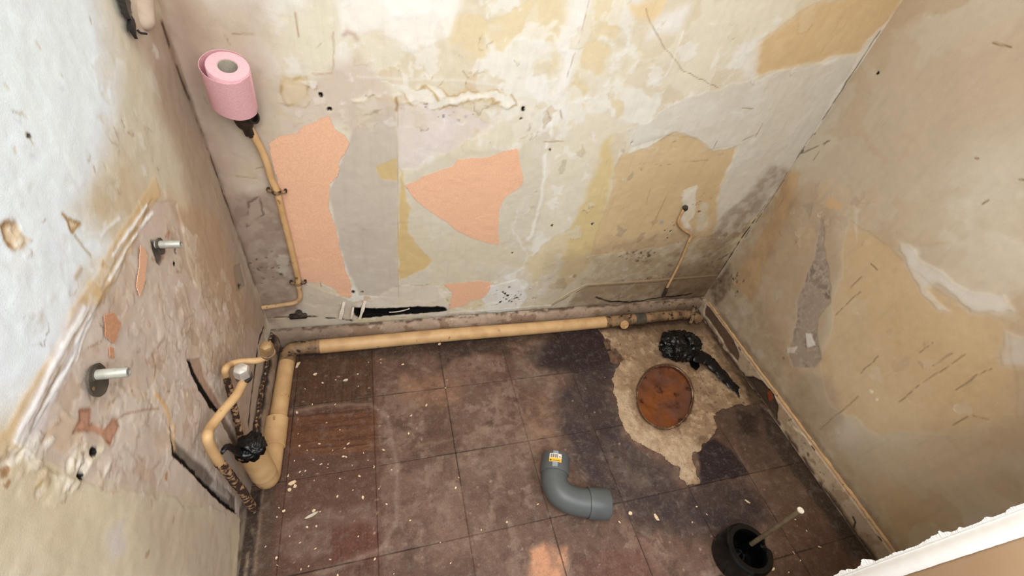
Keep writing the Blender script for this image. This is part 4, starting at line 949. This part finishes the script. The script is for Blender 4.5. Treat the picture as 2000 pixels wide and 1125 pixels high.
# ---- thin pipe at the right of the back wall
sp = thing('supply_pipe', on_back(1300, 565, .008), 'thin cream pipe with a brown end cap, bent down the right of the back wall', 'pipe')
pq = [on_back(*q, .008) for q in [(1337, 404), (1331, 418), (1325, 434), (1334, 448), (1349, 459), (1344, 474), (1330, 508), (1315, 538), (1302, 563)]]
tube('pipe', spline(pq), .0042, M_WPAINT, sp, 12, .04)
lathe('end_cap', on_back(1338, 408, .006), (on_back(1340, 399, .020) - on_back(1338, 408, .006)), [(0, -.003), (.0075, -.003), (.0085, .003), (.0085, .011), (.0065, .014), (0, .014)], M_BLACKRUB, sp, 6)
tube('dark_foot', [on_back(1303, 561, .008), on_back(1296, 578, .009)], [.005, .006], M_DARK, sp, 10, .06)

# ---- bolt on the back wall over the corner of the skirting
bb = thing('pipe_bracket', on_back(587, 612, .0), 'small dark bolt and bracket on the back wall above the skirting corner', 'bracket')
c = on_back(587, 612, 0)
box('plate', (c.x - .028, c.y - .012, c.z - .012), (c.x + .016, c.y - .001, c.z + .004), M_DARK, bb, .002)
lathe('bolt', c + Vector((-.001, -.006, .002)), (0, -.45, 1), [(0, 0), (.0055, 0), (.0055, .009), (.0085, .010), (.009, .016), (.006, .019), (0, .019)], M_DARK, bb, 12)

# ---- cream waste pipe along the floor
PR = .0205; PZ = .0212
wp = thing('waste_pipe', (-.262, .868, 0), 'cream plastic waste pipe along the foot of the back and left walls', 'pipe')
yb = lambda x: .8600 - .004 * (x + .2)
mainp = [(x, yb(x), PZ + .0015 * math.sin(x * 9)) for x in np.linspace(-.185, .74, 24)]
tube('long_run', mainp, PR, M_CREAM, wp, 20)
lathe('grey_joint', (-.224, yb(-.2), PZ), (1, 0, 0), [(0, 0), (.0185, 0), (.0195, .004), (.0195, .030), (.0212, .031), (.0212, .041), (0, .041)], M_CREAMD, wp, 20)
side = [(-.2665 - .006 * (.84 - y) / .3, y, PZ) for y in np.linspace(.836, .60, 10)]
crn = bend([(-.215, yb(-.2), PZ), (-.2655, yb(-.2), PZ), (-.2665, .81, PZ)], .034, 8)
tube('corner_elbow', crn, [.0195 + .002 * (1 if k > len(crn) * .7 else 0) for k in range(len(crn))], M_CREAMD, wp, 18)
tube('side_run', side, PR, M_CREAM, wp, 20)
XS = -.2720
lathe('coupling', (XS, .640, PZ + .003), (0, -1, 0), [(0, 0), (.0238, 0), (.0265, .002), (.0265, .075), (.0245, .077), (0, .077)], M_CREAM, wp, 24)
YS = .482
eb = bend([(XS, .566, PZ + .003), (XS, YS, PZ + .003), (XS, YS, .085)], .046, 12)
tube('foot_elbow', eb, .0232, M_CREAM, wp, 24)
lathe('stub', (XS, YS, .072), UP, [(.0232, 0), (.0252, .001), (.0258, .004), (.0252, .007), (.0248, .11), (.0222, .11), (.0222, .03), (0, .03)], M_CREAM, wp, 28)
# fittings on the right end
x0 = .74
lathe('dirty_run', (x0, yb(.74), PZ), (1, .012, .0), [(0, 0), (.0195, 0), (.0192, .1), (.0185, .3), (.0165, .302), (.0165, .33), (0, .33)], M_CREAMD, wp, 20)
lathe('collar', (x0 - .006, yb(.74), PZ), (1, 0, 0), [(.0195, 0), (.0222, .001), (.0222, .012), (.0195, .013)], M_CREAMD, wp, 20)
lathe('grey_sleeve', (.852, yb(.8), PZ), (1, 0, 0), [(.0198, 0), (.0212, .001), (.0212, .040), (.0198, .041)], M_PLATE, wp, 20)
pc = Vector((.800, .838, .0235)); pd = Vector((-.12, -1, .55)).normalized()
cap = lathe('inspection_cap', pc, pd, [(0, -.012), (.013, -.012), (.0145, 0), (.0155, .002), (.0155, .010), (.0135, .012), (.0115, .012), (.0105, .009), (0, .009)], M_CREAM, wp, 24)
u_ = pd.cross(UP).normalized(); v_ = pd.cross(u_)
for ax in (u_, v_):
    bm = bmesh.new(); tube_bm(bm, [pc + pd * .010 - ax * .011, pc + pd * .010 + ax * .011], .0016, 6); bm_obj('cross_rib', bm, M_CREAM, cap)
tube('end_elbow', bend([(1.065, yb(1.06), PZ), (1.10, yb(1.06), PZ), (1.102, .82, .030)], .024, 6), .0165, M_CREAMD, wp, 14, .05)
pe = on_floor(1352, 622, .03)
tube('small_tail', spline([pe + Vector((.012, .03, .035)), pe + Vector((.006, .014, .012)), pe, pe + Vector((-.012, -.014, -.010))]), [.007 if k < 20 else .006 for k in range(25)], M_CREAMD, wp, 10, .05)

# ---- black plastic wrapped over the upright stub
def crumple(bm, c, r, seed, fold=.35, squash=1.0, sub=4):
    res = bmesh.ops.create_icosphere(bm, subdivisions=sub, radius=1.0)
    off = seed * 1.37
    from mathutils import noise as mn
    for v in res['verts']:
        d = v.co.normalized(); q = Vector((d.x * 1.3, d.y * .9, d.z)) + Vector((off, -off, off * .5))
        q += Vector((mn.noise(q * 1.2), mn.noise(q * 1.2 + Vector((5, 0, 0))), 0)) * .35
        k = 1 + fold * (.28 - 1.25 * abs(mn.noise(q * 1.35)) - .75 * abs(mn.noise(q * 2.9 + Vector((3, 1, 0)))) - .40 * abs(mn.noise(q * 6.1))) + fold * .8 * mn.noise(q * 1.0)
        v.co = Vector((d.x * r.x, d.y * r.y, d.z * r.z)) * k + c
    return res['verts']
bagt = thing('plastic_bag', (XS, YS, .184), 'black plastic wrapped over the open top of the upright cream pipe stub', 'plastic bag')
bm = bmesh.new(); vs_ = crumple(bm, Vector((XS + .001, YS + .003, .194)), Vector((.0275, .028, .019)), 3, .26, sub=5)
bm_obj('film', bm, M_BLACKPL, bagt, sharp=75)
bm = bmesh.new()
for k in range(9):
    a = 2 * math.pi * k / 9 + .3; h_ = .003 + .008 * rng.random(); r = .0262
    c0 = Vector((XS + math.cos(a) * r, YS + math.sin(a) * r, .192)); t_ = Vector((-math.sin(a), math.cos(a), 0))
    n_ = Vector((math.cos(a), math.sin(a), 0))
    q = [bm.verts.new(p) for p in (c0 - t_ * .010, c0 + t_ * .010, c0 + t_ * .006 + n_ * .002 - UP * h_, c0 - t_ * .004 + n_ * .003 - UP * h_ * 1.2)]
    bm.faces.new(q)
r_ = bmesh.ops.solidify(bm, geom=bm.faces[:], thickness=.0012)
bm_obj('torn_edge', bm, M_BLACKPL, bagt, smooth=False)
tl_ = spline([Vector((XS - .012, YS - .012, .196)), on_left(445, 872, .022), on_left(432, 886, .016)])
tube('tail', tl_, [.0075 - .004 * k / len(tl_) for k in range(len(tl_))], M_BLACKPL, bagt, 8, .18)
tl_ = [Vector((XS + .0, YS + .02, .200)), on_floor(478, 850, .215)]

# ---- two capped water pipes standing off the left wall
za = .335
an = on_floor(527, 690, za)
wa = thing('water_pipe', on_left(470, 862, .02), 'bent cream pipe with a tan cap nut, nearer the corner of the left wall', 'pipe')
pa = [on_left(474, 878, .006), on_left(464, 828, .008), on_left(453, 778, .011), on_left(444, 742, .016), on_left(440, 722, .022), on_floor(452, 711, .342), on_floor(475, 706, .338), on_floor(503, 704, .330), on_floor(519, 698, .327), on_floor(525, 693, .331)]
sa = spline(pa); na = len(sa)
tube('riser', sa[:28], .0062, M_RUST, wa, 14, .10)
tube('pipe', sa[26:], .0063, M_CREAM, wa, 14, .03)
def nut(c, ax, parent, m1, m2, s=1.0):
    ax = Vector(ax).normalized(); c = Vector(c)
    lathe('cap_nut', c, ax, [(0, 0), (.0108 * s, 0), (.0130 * s, .002), (.0130 * s, .018 * s), (.0112 * s, .0225 * s), (.006 * s, .0245 * s), (0, .0248 * s)], m1, parent, 6)
    lathe('ferrule', c - ax * .014 * s, ax, [(0, 0), (.0090 * s, 0), (.0112 * s, .002), (.0112 * s, .006 * s), (.0132 * s, .0065 * s), (.0136 * s, .0115 * s), (.0105 * s, .0125 * s), (.0100 * s, .0145 * s), (0, .0145 * s)], m2, parent, 20)
nut(sa[-1] + UP * .010, (.05, -.05, 1), wa, M_BRASS, M_CREAMD)
wb = thing('water_pipe', on_left(490, 985, .02), 'bent cream pipe with a shiny chrome cap nut rising along the left wall', 'pipe')
bl = on_left(492, 988, .016); bl.z = max(bl.z, .03)
pb = [Vector((bl.x, bl.y, .02)), on_left(478, 966, .018), on_left(452, 932, .020), on_left(430, 905, .022), on_left(412, 875, .022), on_left(405, 852, .024), on_floor(412, 834, .352), on_floor(436, 802, .345), on_floor(461, 773, .337), on_floor(472, 752, .331), on_floor(478, 738, .331)]
sb_ = spline(pb); 
tube('riser', sb_[:26], .0080, M_RUST, wb, 14, .12)
tube('pipe', sb_[24:], .0080, M_CREAM, wb, 16, .03)
nut(sb_[-1] + UP * .009, (.04, -.08, 1), wb, M_CHROME, M_DARK, 1.08)

# ---- studs in the left wall
def stud(q, tip, plate, plate_r, label, m, screw=True):
    c = on_left(*plate); s = thing('wall_stud', c, label, 'stud')
    ring = []
    for k in range(26):
        a = 2 * math.pi * k / 26; w_ = 1 + rng.uniform(-.03, .03)
        ring.append(Vector((XL + .0022, c.y + (plate_r[0] * math.cos(a) + plate_r[2] * math.sin(a)) * w_, c.z + (plate_r[1] * math.cos(a) + plate_r[3] * math.sin(a)) * w_)))
    o = slab('backing_plate', ring, (1, 0, 0), .0022, M_PLATE, s)
    a = on_left(*q, .0)
    # the rod stands square out of the wall
    b = Vector((a.x + .034 * tip, a.y, a.z))
    lathe('rod', a, (1, 0, 0), [(0, 0), (.0058, 0), (.0058, .034 * tip - .001), (.0052, .034 * tip), (.0036, .034 * tip), (.0036, .034 * tip - .012), (0, .034 * tip - .012)], m, s, 18)
    lathe('locknut', a, (1, 0, 0), [(.0058, .002), (.0078, .002), (.0078, .0055), (.0058, .0055)], M_PLATE, s, 6, close=True)
    if screw:
        e = on_left(180, 759, .003)
        lathe('screw', e, (1, 0, 0), [(0, -.002), (.0022, -.002), (.0024, .0016), (0, .0022)], M_BRASS, s, 10)
stud((178, 733), 1.0, (184, 743), (.010, -.015, -.0145, -.0115), 'zinc stud with a large dark oval plate low on the left wall', M_STEEL)
stud((304, 478), .92, (309, 481), (.004, -.010, -.009, -.007), 'short zinc stud higher on the left wall, above the dark wall chases', M_STEEL, False)

# ---- black strap and capped pipe at the top of the left corner
cs = thing('cable_strap', on_left(256, 36, .004), 'black peeling strap hanging at the top of the left wall', 'strap')
ctr = [on_left(*q, .006) for q in [(228, -40), (240, -5), (246, 18), (252, 36)]]
def strap(name, ctr, wds, th, parent):
    bm = bmesh.new(); rows = []
    for k, c in enumerate(ctr):
        t = (ctr[min(k + 1, len(ctr) - 1)] - ctr[max(k - 1, 0)]).normalized(); sd = t.cross(Vector((1, 0, 0))).normalized()
        j1, j2 = rng.uniform(.85, 1.15), rng.uniform(.85, 1.15)
        w_ = wds[k]
        rows.append([bm.verts.new(c + sd * w_ * j1), bm.verts.new(c + sd * w_ * .2 + Vector((th, 0, 0))), bm.verts.new(c - sd * w_ * j2), bm.verts.new(c - Vector((th * .5, 0, 0)))])
    for p, q in zip(rows, rows[1:]):
        for j in range(4): bm.faces.new((p[j], p[(j + 1) % 4], q[(j + 1) % 4], q[j]))
    bm.faces.new(rows[0]); bm.faces.new(rows[-1][::-1])
    return bm_obj(name, bm, M_BLACKPL if name == 'upper_strip' else M_INK, parent, smooth=False)
c1 = spline(ctr, 4); strap('upper_strip', c1, [.0190, .0205, .0200, .0190, .0195, .0185, .0175, .0170, .0165, .0160, .0150, .0130, .0100], .003, cs)
c2 = spline([on_left(*q, .006) for q in [(251, 40), (258, 54), (265, 76)]], 4); strap('lower_tip', c2, [.0125, .0155, .0165, .0160, .0150, .0125, .0095, .0060, .0022], .003, cs)
cp = thing('capped_pipe', on_left(280, 58, .01), 'painted pipe stub with a rounded end beside the black strap', 'pipe')
ax0 = on_left(276, -20, .0005); ax1 = on_left(282, 56, .0005)
dn = (ax1 - ax0).normalized()
lathe('pipe', ax0, dn, [(0, -.05), (.0135, -.05), (.0140, .0), (.0140, (ax1 - ax0).length - .016), (.0128, (ax1 - ax0).length - .009), (.0100, (ax1 - ax0).length - .004), (.0055, (ax1 - ax0).length), (0, (ax1 - ax0).length + .001)], mat('pinkish_pipe_paint', (196, 178, 160), (178, 158, 140), 30, .8), cp, 20)
tube('dark_seam', spline([on_left(268, 58, .004), on_left(274, 64, .006), on_left(286, 66, .006)]), .0016, M_INK, cp, 6)

# ---- drain: clay pipe with wet rusty bottom
dr = thing('drain_pipe', (DC.x, DC.y, -.04), 'round clay drain opening with a wet rust-brown bottom in the bare concrete', 'drain')
bm = bmesh.new(); n_ = 64
prof = [(1.02, -.0022), (1.0, -.0035), (.985, -.012), (.975, -.036), (.96, -.038)]
rings = []
for pr_, z in prof:
    row = []
    for k in range(n_):
        a = 2 * math.pi * k / n_; p = drain_p(pr_ * (1 + .012 * math.sin(3 * a) + .006 * math.sin(7 * a)), a); row.append(bm.verts.new((p.x, p.y, z)))
    rings.append(row)
for a, b in zip(rings, rings[1:]):
    for k in range(n_): bm.faces.new((a[k], a[(k + 1) % n_], b[(k + 1) % n_], b[k]))
bm_obj('pipe_rim', bm, M_CLAY, dr)
bm = bmesh.new(); rr = np.linspace(0, .995, 26); rows = []
from mathutils import noise as mnz
for r in rr:
    row = []
    for k in range(n_):
        a = 2 * math.pi * k / n_; p = drain_p(r, a); x, y = p
        z = -.016 - .012 * (1 - r * r) + .005 * mnz.noise(Vector((x * 26, y * 26, 0))) + .0022 * mnz.noise(Vector((x * 90, y * 90, 3)))
        row.append(bm.verts.new((x, y, z)))
    rows.append(row)
for a, b in zip(rows, rows[1:]):
    for k in range(n_): bm.faces.new((a[k], a[(k + 1) % n_], b[(k + 1) % n_], b[k]))
bmesh.ops.remove_doubles(bm, verts=bm.verts, dist=1e-6)
bm_obj('rusty_bottom', bm, M_RUSTWOOD, dr)

# ---- crumpled black bag on the concrete
bg = thing('plastic_bag', on_floor(1330, 690, 0), 'crumpled black plastic bag with a long twisted tail on the bare concrete', 'plastic bag')
bm = bmesh.new()
c0 = on_floor(1324, 674, .03)
crumple(bm, c0, Vector((.074, .058, .044)), 5, .30, sub=6)
for v in bm.verts: v.co.z = max(v.co.z, .001 + .0008 * math.sin(v.co.x * 300))
bm_obj('bag', bm, M_BLACKPL, bg, sharp=75)
bm = bmesh.new()
crumple(bm, on_floor(1345, 672, .045), Vector((.046, .040, .036)), 9, .34, sub=5)
for v in bm.verts: v.co.z = max(v.co.z, .001)
bm_obj('fold', bm, M_BLACKPL, bg, sharp=75)
tail = spline([on_floor(1350, 690, .024), on_floor(1376, 700, .018), on_floor(1398, 720, .013), on_floor(1420, 742, .010), on_floor(1440, 762, .006)], 8)
def flat_tail(name, ctr, w0, w1, h0, h1, parent, m, seed):
    r = random.Random(seed); bm = bmesh.new(); rows = []
    n = len(ctr)
    for k, c in enumerate(ctr):
        t = k / (n - 1); tg = (ctr[min(k + 1, n - 1)] - ctr[max(k - 1, 0)]).normalized(); sd = tg.cross(UP).normalized()
        w_ = w0 * (1 - t) + w1 * t; h_ = h0 * (1 - t) + h1 * t
        row = []
        for j in range(10):
            a = 2 * math.pi * j / 10
            p = c + sd * math.cos(a) * w_ * r.uniform(.75, 1.25) + UP * math.sin(a) * h_ * r.uniform(.6, 1.3)
            p.z = max(p.z, .0006); row.append(bm.verts.new(p))
        rows.append(row)
    for p, q in zip(rows, rows[1:]):
        for j in range(10): bm.faces.new((p[j], p[(j + 1) % 10], q[(j + 1) % 10], q[j]))
    bm.faces.new(rows[0]); bm.faces.new(rows[-1][::-1])
    return bm_obj(name, bm, m, parent, sharp=60)
flat_tail('tail', tail, .030, .015, .013, .004, bg, M_BLACKPL, 3)
flat_tail('tail_end', spline([on_floor(1438, 757, .004), on_floor(1441, 768, .003), on_floor(1444, 776, .002)]), .006, .002, .003, .001, bg, M_BLACKPL, 4)
fl = [on_floor(x, y, .002) for x, y in [(1346, 706), (1362, 702), (1367, 716), (1360, 724), (1350, 716)]]
slab('flap', fl, UP, .0008, M_BLACKPL, bg)
fl = [on_floor(x, y, .002) for x, y in [(1285, 676), (1300, 690), (1330, 700), (1350, 704), (1340, 690), (1300, 676)]]
slab('lower_flap', fl, UP, .002, M_BLACKPL, bg)

# ---- grey pipe elbow lying on the floor
ER = .0325
def ef(x, y, z): return on_floor(x, y, z)
e_a0 = ef(1085, 893, .038); e_a1 = ef(1082, 928, .036)
e_b0 = ef(1146, 983, .036); e_b1 = ef(1186, 986, .036)
ge = thing('pipe_elbow', (e_a1.x, e_b0.y, 0), 'grey plastic pipe elbow with a yellow and white sticker lying on the tiles', 'pipe fitting')
zc_ = ER + .0065
A0 = Vector((e_a0.x, e_a0.y, zc_)); A1 = Vector((e_a1.x, e_a1.y, zc_)); B0 = Vector((e_b0.x, e_b0.y, zc_)); B1 = Vector((e_b1.x, e_b1.y, zc_))
da = (A1 - A0).normalized(); db = (B0 - B1).normalized()
# corner where both axes meet
M2 = np.array([[da.x, -db.x], [da.y, -db.y]]); t2 = np.linalg.solve(M2, np.array([B0.x - A1.x, B0.y - A1.y]))
K_ = A1 + da * float(t2[0])
arc = []
for k in range(21):
    f = k / 20; arc.append(A1 * (1 - f) ** 2 + K_ * 2 * f * (1 - f) + B0 * f * f)
tube('bend', [A1 - da * .004] + arc + [B0 - db * .004], ER, M_PVC, ge, 36)
def sock(name, base, ax, ln):
    return lathe(name, base, ax, [(ER - .001, 0), (ER + .0028, .0008), (ER + .0035, .003), (ER + .0035, ln - .0015), (ER + .0025, ln), (ER - .0005, ln), (ER - .0012, ln * .25), (ER - .006, ln * .2), (ER - .006, .001)], M_PVC, ge, 40, close=True)
sa_ = sock('socket', A1, -da, (A1 - A0).length)
sock('socket', B0, -db, (B1 - B0).length)
# sticker wrapped on the top of the first socket
def wrap(name, a0, a1, s0, s1, m, parent, lift):
    """patch on the socket: angle from straight up (rad), distance along from A1 towards A0"""
    bm = bmesh.new(); sd = (-da).cross(UP).normalized(); R_ = ER + .0035 + lift; rows = []
    for i in range(9):
        a = a0 + (a1 - a0) * i / 8
        n_ = UP * math.cos(a) + sd * math.sin(a)
        rows.append([bm.verts.new(A1 - da * s + n_ * r) for s, r in ((s0, R_), (s1, R_), (s1, R_ - .0004), (s0, R_ - .0004))])
    for p, q in zip(rows, rows[1:]):
        for j in range(4): bm.faces.new((p[j], p[(j + 1) % 4], q[(j + 1) % 4], q[j]))
    bm.faces.new(rows[0]); bm.faces.new(rows[-1][::-1])
    return bm_obj(name, bm, m, parent)
LS = (A1 - A0).length
SH = -.22
st_l = wrap('clear_tape', SH - .16, SH + .20, LS * .10, LS * .98, mat('pale_tape', (140, 148, 156), (132, 140, 148), 40, .3), ge, .0003)
stk = wrap('sticker', SH - .40, SH + .44, LS * .36, LS * .82, M_TIP, ge, .0007)
wrap('yellow_band', SH - .40, SH + .44, LS * .365, LS * .56, M_YELLOW, stk, .0011)
for k, (a, b) in enumerate([(-.30, -.25), (-.21, -.19), (-.15, -.10), (-.06, -.04), (0, .05), (.08, .10), (.13, .17)]):
    wrap('barcode_bar', SH + a, SH + b, LS * .58, LS * .78, M_INK, stk, .0011)
wrap('red_mark', SH + .25, SH + .36, LS * .62, LS * .68, M_RED, stk, .0012)
wrap('black_mark', SH - .34, SH - .24, LS * .40, LS * .47, M_INK, stk, .0014)
wrap('small_print', SH - .15, SH + .35, LS * .41, LS * .44, M_INK, stk, .0014)

# ---- black brush holder and its brush
HC = Vector((.774, .1165, 0)); HH = .078; HR = .0555
hd = thing('toilet_brush_holder', HC, 'round glossy black toilet brush holder standing on the tiles', 'brush holder')
seg = 56; bm = bmesh.new()
prof = [(0, 0.0005), (HR - .004, .0005), (HR - .001, .003), (HR, .010), (HR, HH - .012), (HR - .0015, HH - .004), (HR - .005, HH), (HR - .0150, HH - .0005), (HR - .0180, HH - .004), (HR - .0195, HH - .02), (HR - .020, .012), (0, .012)]
na_ = math.atan2(FWD.y * 0 + .0, 1.0) - .05            # notch on the far right side
rings = []
for r, h in prof:
    if r == 0: rings.append([bm.verts.new(HC + UP * h)]); continue
    ring = []
    for k in range(seg):
        a = 2 * math.pi * k / seg
        da_ = abs((a - na_ + math.pi) % (2 * math.pi) - math.pi)
        drop = .012 * (1 - float(sstep(.12, .22, np.array(da_)))) if h > HH - .013 else 0
        ring.append(bm.verts.new(HC + Vector((math.cos(a) * r, math.sin(a) * r, h - drop))))
    rings.append(ring)
for A_, B_ in zip(rings, rings[1:]):
    for k in range(seg):
        q = [A_[k % len(A_)], A_[(k + 1) % len(A_)], B_[(k + 1) % len(B_)], B_[k % len(B_)]]; q2 = []
        for x in q:
            if x not in q2: q2.append(x)
        bm.faces.new(q2)
bm_obj('cup', bm, M_BLACKGL, hd)
lathe('inner_ring', HC + UP * .012, UP, [(.0105, 0), (.0135, 0), (.0135, .014), (.0105, .014)], M_BLACKGL, hd, 28, close=True)
for k in range(12):
    a = 2 * math.pi * k / 12; p = HC + Vector((math.cos(a) * .021, math.sin(a) * .021, .012))
    lathe('inner_peg', p, UP, [(.0022, 0), (.0022, .010), (.001, .0112), (0, .0112)], M_BLACKGL, hd, 8)
top = on_floor(1563, 997, .262)
br = thing('toilet_brush', (HC.x + .018, HC.y + .004, .013), 'thin brown brush handle with a white tip standing up from the black holder', 'toilet brush')
b0 = Vector((HC.x + .020, HC.y + .008, .0125))
tube('handle', [b0 + UP * .03, b0.lerp(top, .5) + UP * .015, top], [.0052, .0050, .0048], M_ROD, br, 14)
lathe('brush_socket', b0, top - b0, [(0, 0), (.0105, 0), (.0110, .006), (.0085, .030), (.0066, .048), (.0050, .05), (0, .05)], M_BLACKGL, br, 18)
lathe('tip', top - (top - b0).normalized() * .001, top - b0, [(0, 0), (.0060, 0), (.0066, .0012), (.0064, .0034), (0, .0042)], M_TIP, br, 16)

# ---- broken pieces of tile at the edge of the concrete
def chunk(name, px, th, m, label, cat, group=None, z=0.0, seed=1, amp=.002):
    pts = [tuple(on_floor(x, y, z).xy) for x, y in px]
    rg = ragged(pts, .008, amp, seed)
    c = sum((Vector((p[0], p[1], z)) for p in rg), Vector()) / len(rg)
    o = slab(name, [Vector((p[0], p[1], z)) for p in rg], UP, th, m, None, origin=c)
    return tag(o, label, cat, group)
chunk('tile_fragment', [(1186, 690), (1200, 682), (1212, 696), (1216, 704), (1206, 714), (1192, 708)], .006, M_BROKEN, 'larger broken brown tile fragment at the top left edge of the concrete', 'tile fragment', z=-.003, seed=2)
chunk('tile_fragment', [(1178, 668), (1184, 662), (1192, 668), (1192, 682), (1184, 684)], .005, M_BROKEN, 'smaller broken brown tile fragment behind the larger one by the concrete', 'tile fragment', z=-.003, seed=3)

# ---- paint flakes
def flake_mesh(seed, n=7):
    r = random.Random(seed); a0 = r.random() * 6
    return [(math.cos(a0 + 2 * math.pi * k / n) * r.uniform(.55, 1.1), math.sin(a0 + 2 * math.pi * k / n) * r.uniform(.55, 1.1)) for k in range(n)]
def flake(q, L, W, ang, m, label, group=None, th=.0012, seed=0):
    c = on_floor(q[0], q[1], .0009); ca, sa2 = math.cos(ang), math.sin(ang)
    pts = []
    for x, y in flake_mesh(seed):
        x *= L / 2; y *= W / 2
        pts.append(Vector((c.x + x * ca - y * sa2, c.y + x * sa2 + y * ca, c.z + rng.uniform(0, .0012))))
    o = slab('paint_flake', pts, UP, th, m, None, origin=c)
    return tag(o, label, 'paint flake', group)
big = [((582, 713), .034, .010, 1.2, 'long pale sliver of paint on the tiles beside the corner of the cream pipe'),
       ((571, 943), .021, .012, .3, 'large pale paint flake on the tiles by the foot of the cream stub'),
       ((566, 957), .011, .010, .8, 'rounded pale flake just below the large one by the cream stub'),
       ((576, 950), .011, .008, 1.8, 'rounded pale flake right of the large one by the cream stub'),
       ((610, 1006), .034, .009, .35, 'longest grey-white paint strip on the reddish tiles at the lower left'),
       ((613, 998), .009, .008, .3, 'small white flake touching the longest paint strip'),
       ((1282, 1011), .024, .012, 1.7, 'angular pale flake on the dark tiles left of the black holder'),
       ((1231, 1003), .012, .010, .2, 'round pale crumb between the grey elbow and the angular flake'),
       ((1460, 980), .022, .006, 2.2, 'splintered pale sliver behind the black brush holder'),
       ((675, 743), .016, .009, .2, 'wide pale flake on the upper left tiles'),
       ((616, 731), .013, .010, .4, 'pale flake below the long sliver by the pipe corner'),
       ((1510, 1112), .014, .005, .4, 'pale crumb right of the black brush holder by the frame edge'),
       ((787, 712), .010, .008, .6, 'pale flake at the left edge of the orange-toned tile'),
       ((833, 792), .012, .006, 1.1, 'pale flake below the orange-toned tile'),
       ((858, 672), .012, .010, 1.1, 'white crumb in front of the middle of the long cream pipe'),
       ((712, 677), .010, .009, .2, 'white crumb in front of the left part of the long cream pipe')]
for k, (q, L, W, a, lab) in enumerate(big):
    flake(q, L, W, a, M_FLAKEG if k in (4, 9) else M_FLAKE, lab, None, seed=k + 50)
small = [(630, 748), (656, 742), (699, 731), (720, 708), (744, 647 + 55), (596, 760), (638, 826), (624, 867), (582, 848), (580, 806), (585, 871), (612, 898), (627, 907), (641, 907), (586, 922), (597, 920), (564, 927), (563, 930), (671, 892), (676, 893), (680, 867), (688, 909), (719, 899), (730, 914), (749, 879), (765, 918), (731, 911), (702, 930), (640, 914), (614, 939), (689, 958), (545, 992), (555, 998), (618, 1028), (600, 880), (616, 1072), (519, 1068), (540, 1090), (588, 1112), (645, 1093), (603, 1106), (732, 1092), (769, 1121), (700, 1048), (660, 1125), (566, 1048), (586, 1060), (542, 1104), (803, 812), (798, 847), (896, 933), (801, 1017), (744, 709), (870, 758), (890, 953), (664, 935), (659, 970), (709, 972), (625, 1000), (541, 1010), (600, 1030), (664, 840), (650, 880), (673, 876), (710, 885), (575, 900), (1360, 990), (1575, 1037), (1553, 1015), (1550, 1080), (1563, 1095), (1600, 1068), (1540, 1118), (1352, 1020), (1210, 1020), (1380, 1005), (700, 755), (655, 790), (610, 790), (740, 955), (755, 985), (1050, 985), (990, 1020), (940, 1035), (860, 1060), (880, 1100)]
ORD = ['first', 'second', 'third', 'fourth', 'fifth', 'sixth', 'seventh', 'eighth', 'ninth', 'tenth', 'eleventh', 'twelfth', 'thirteenth', 'fourteenth', 'fifteenth', 'sixteenth', 'seventeenth', 'eighteenth', 'nineteenth', 'twentieth', 'next', 'last']
def tile_of(q):
    p = on_floor(*q)
    return (max(i for i in range(len(xs) - 1) if xs[i] <= p.x or i == 0), max(i for i in range(len(ys) - 1) if ys[i] <= p.y or i == 0))
def cell(q):
    t = tile_of(q); p = on_floor(*q)
    return t + (1 if p.y < (ys[t[1]] + ys[t[1] + 1]) / 2 else 0,)
bytile = {}
for q in small: bytile.setdefault(cell(q), []).append(q)
for k_ in bytile: bytile[k_].sort()
def crumb_label(q):
    c = cell(q); n = bytile[c].index(q); row = len(ys) - 2 - c[1]
    return f"{ORD[n]} cream crumb from left, {('back', 'front')[c[2]]} half of {ORD[c[0]]} column tile in {ORD[row]} row from back"
for k, q in enumerate(small):
    s_ = rng.choice([.0035, .004, .0045, .005, .006, .0075])
    flake(q, s_ * rng.uniform(1, 1.6), s_ * rng.uniform(.6, .9), rng.uniform(0, 3.1), M_FLAKE, crumb_label(q), 'paint crumbs scattered on the tiles', .001, seed=k)
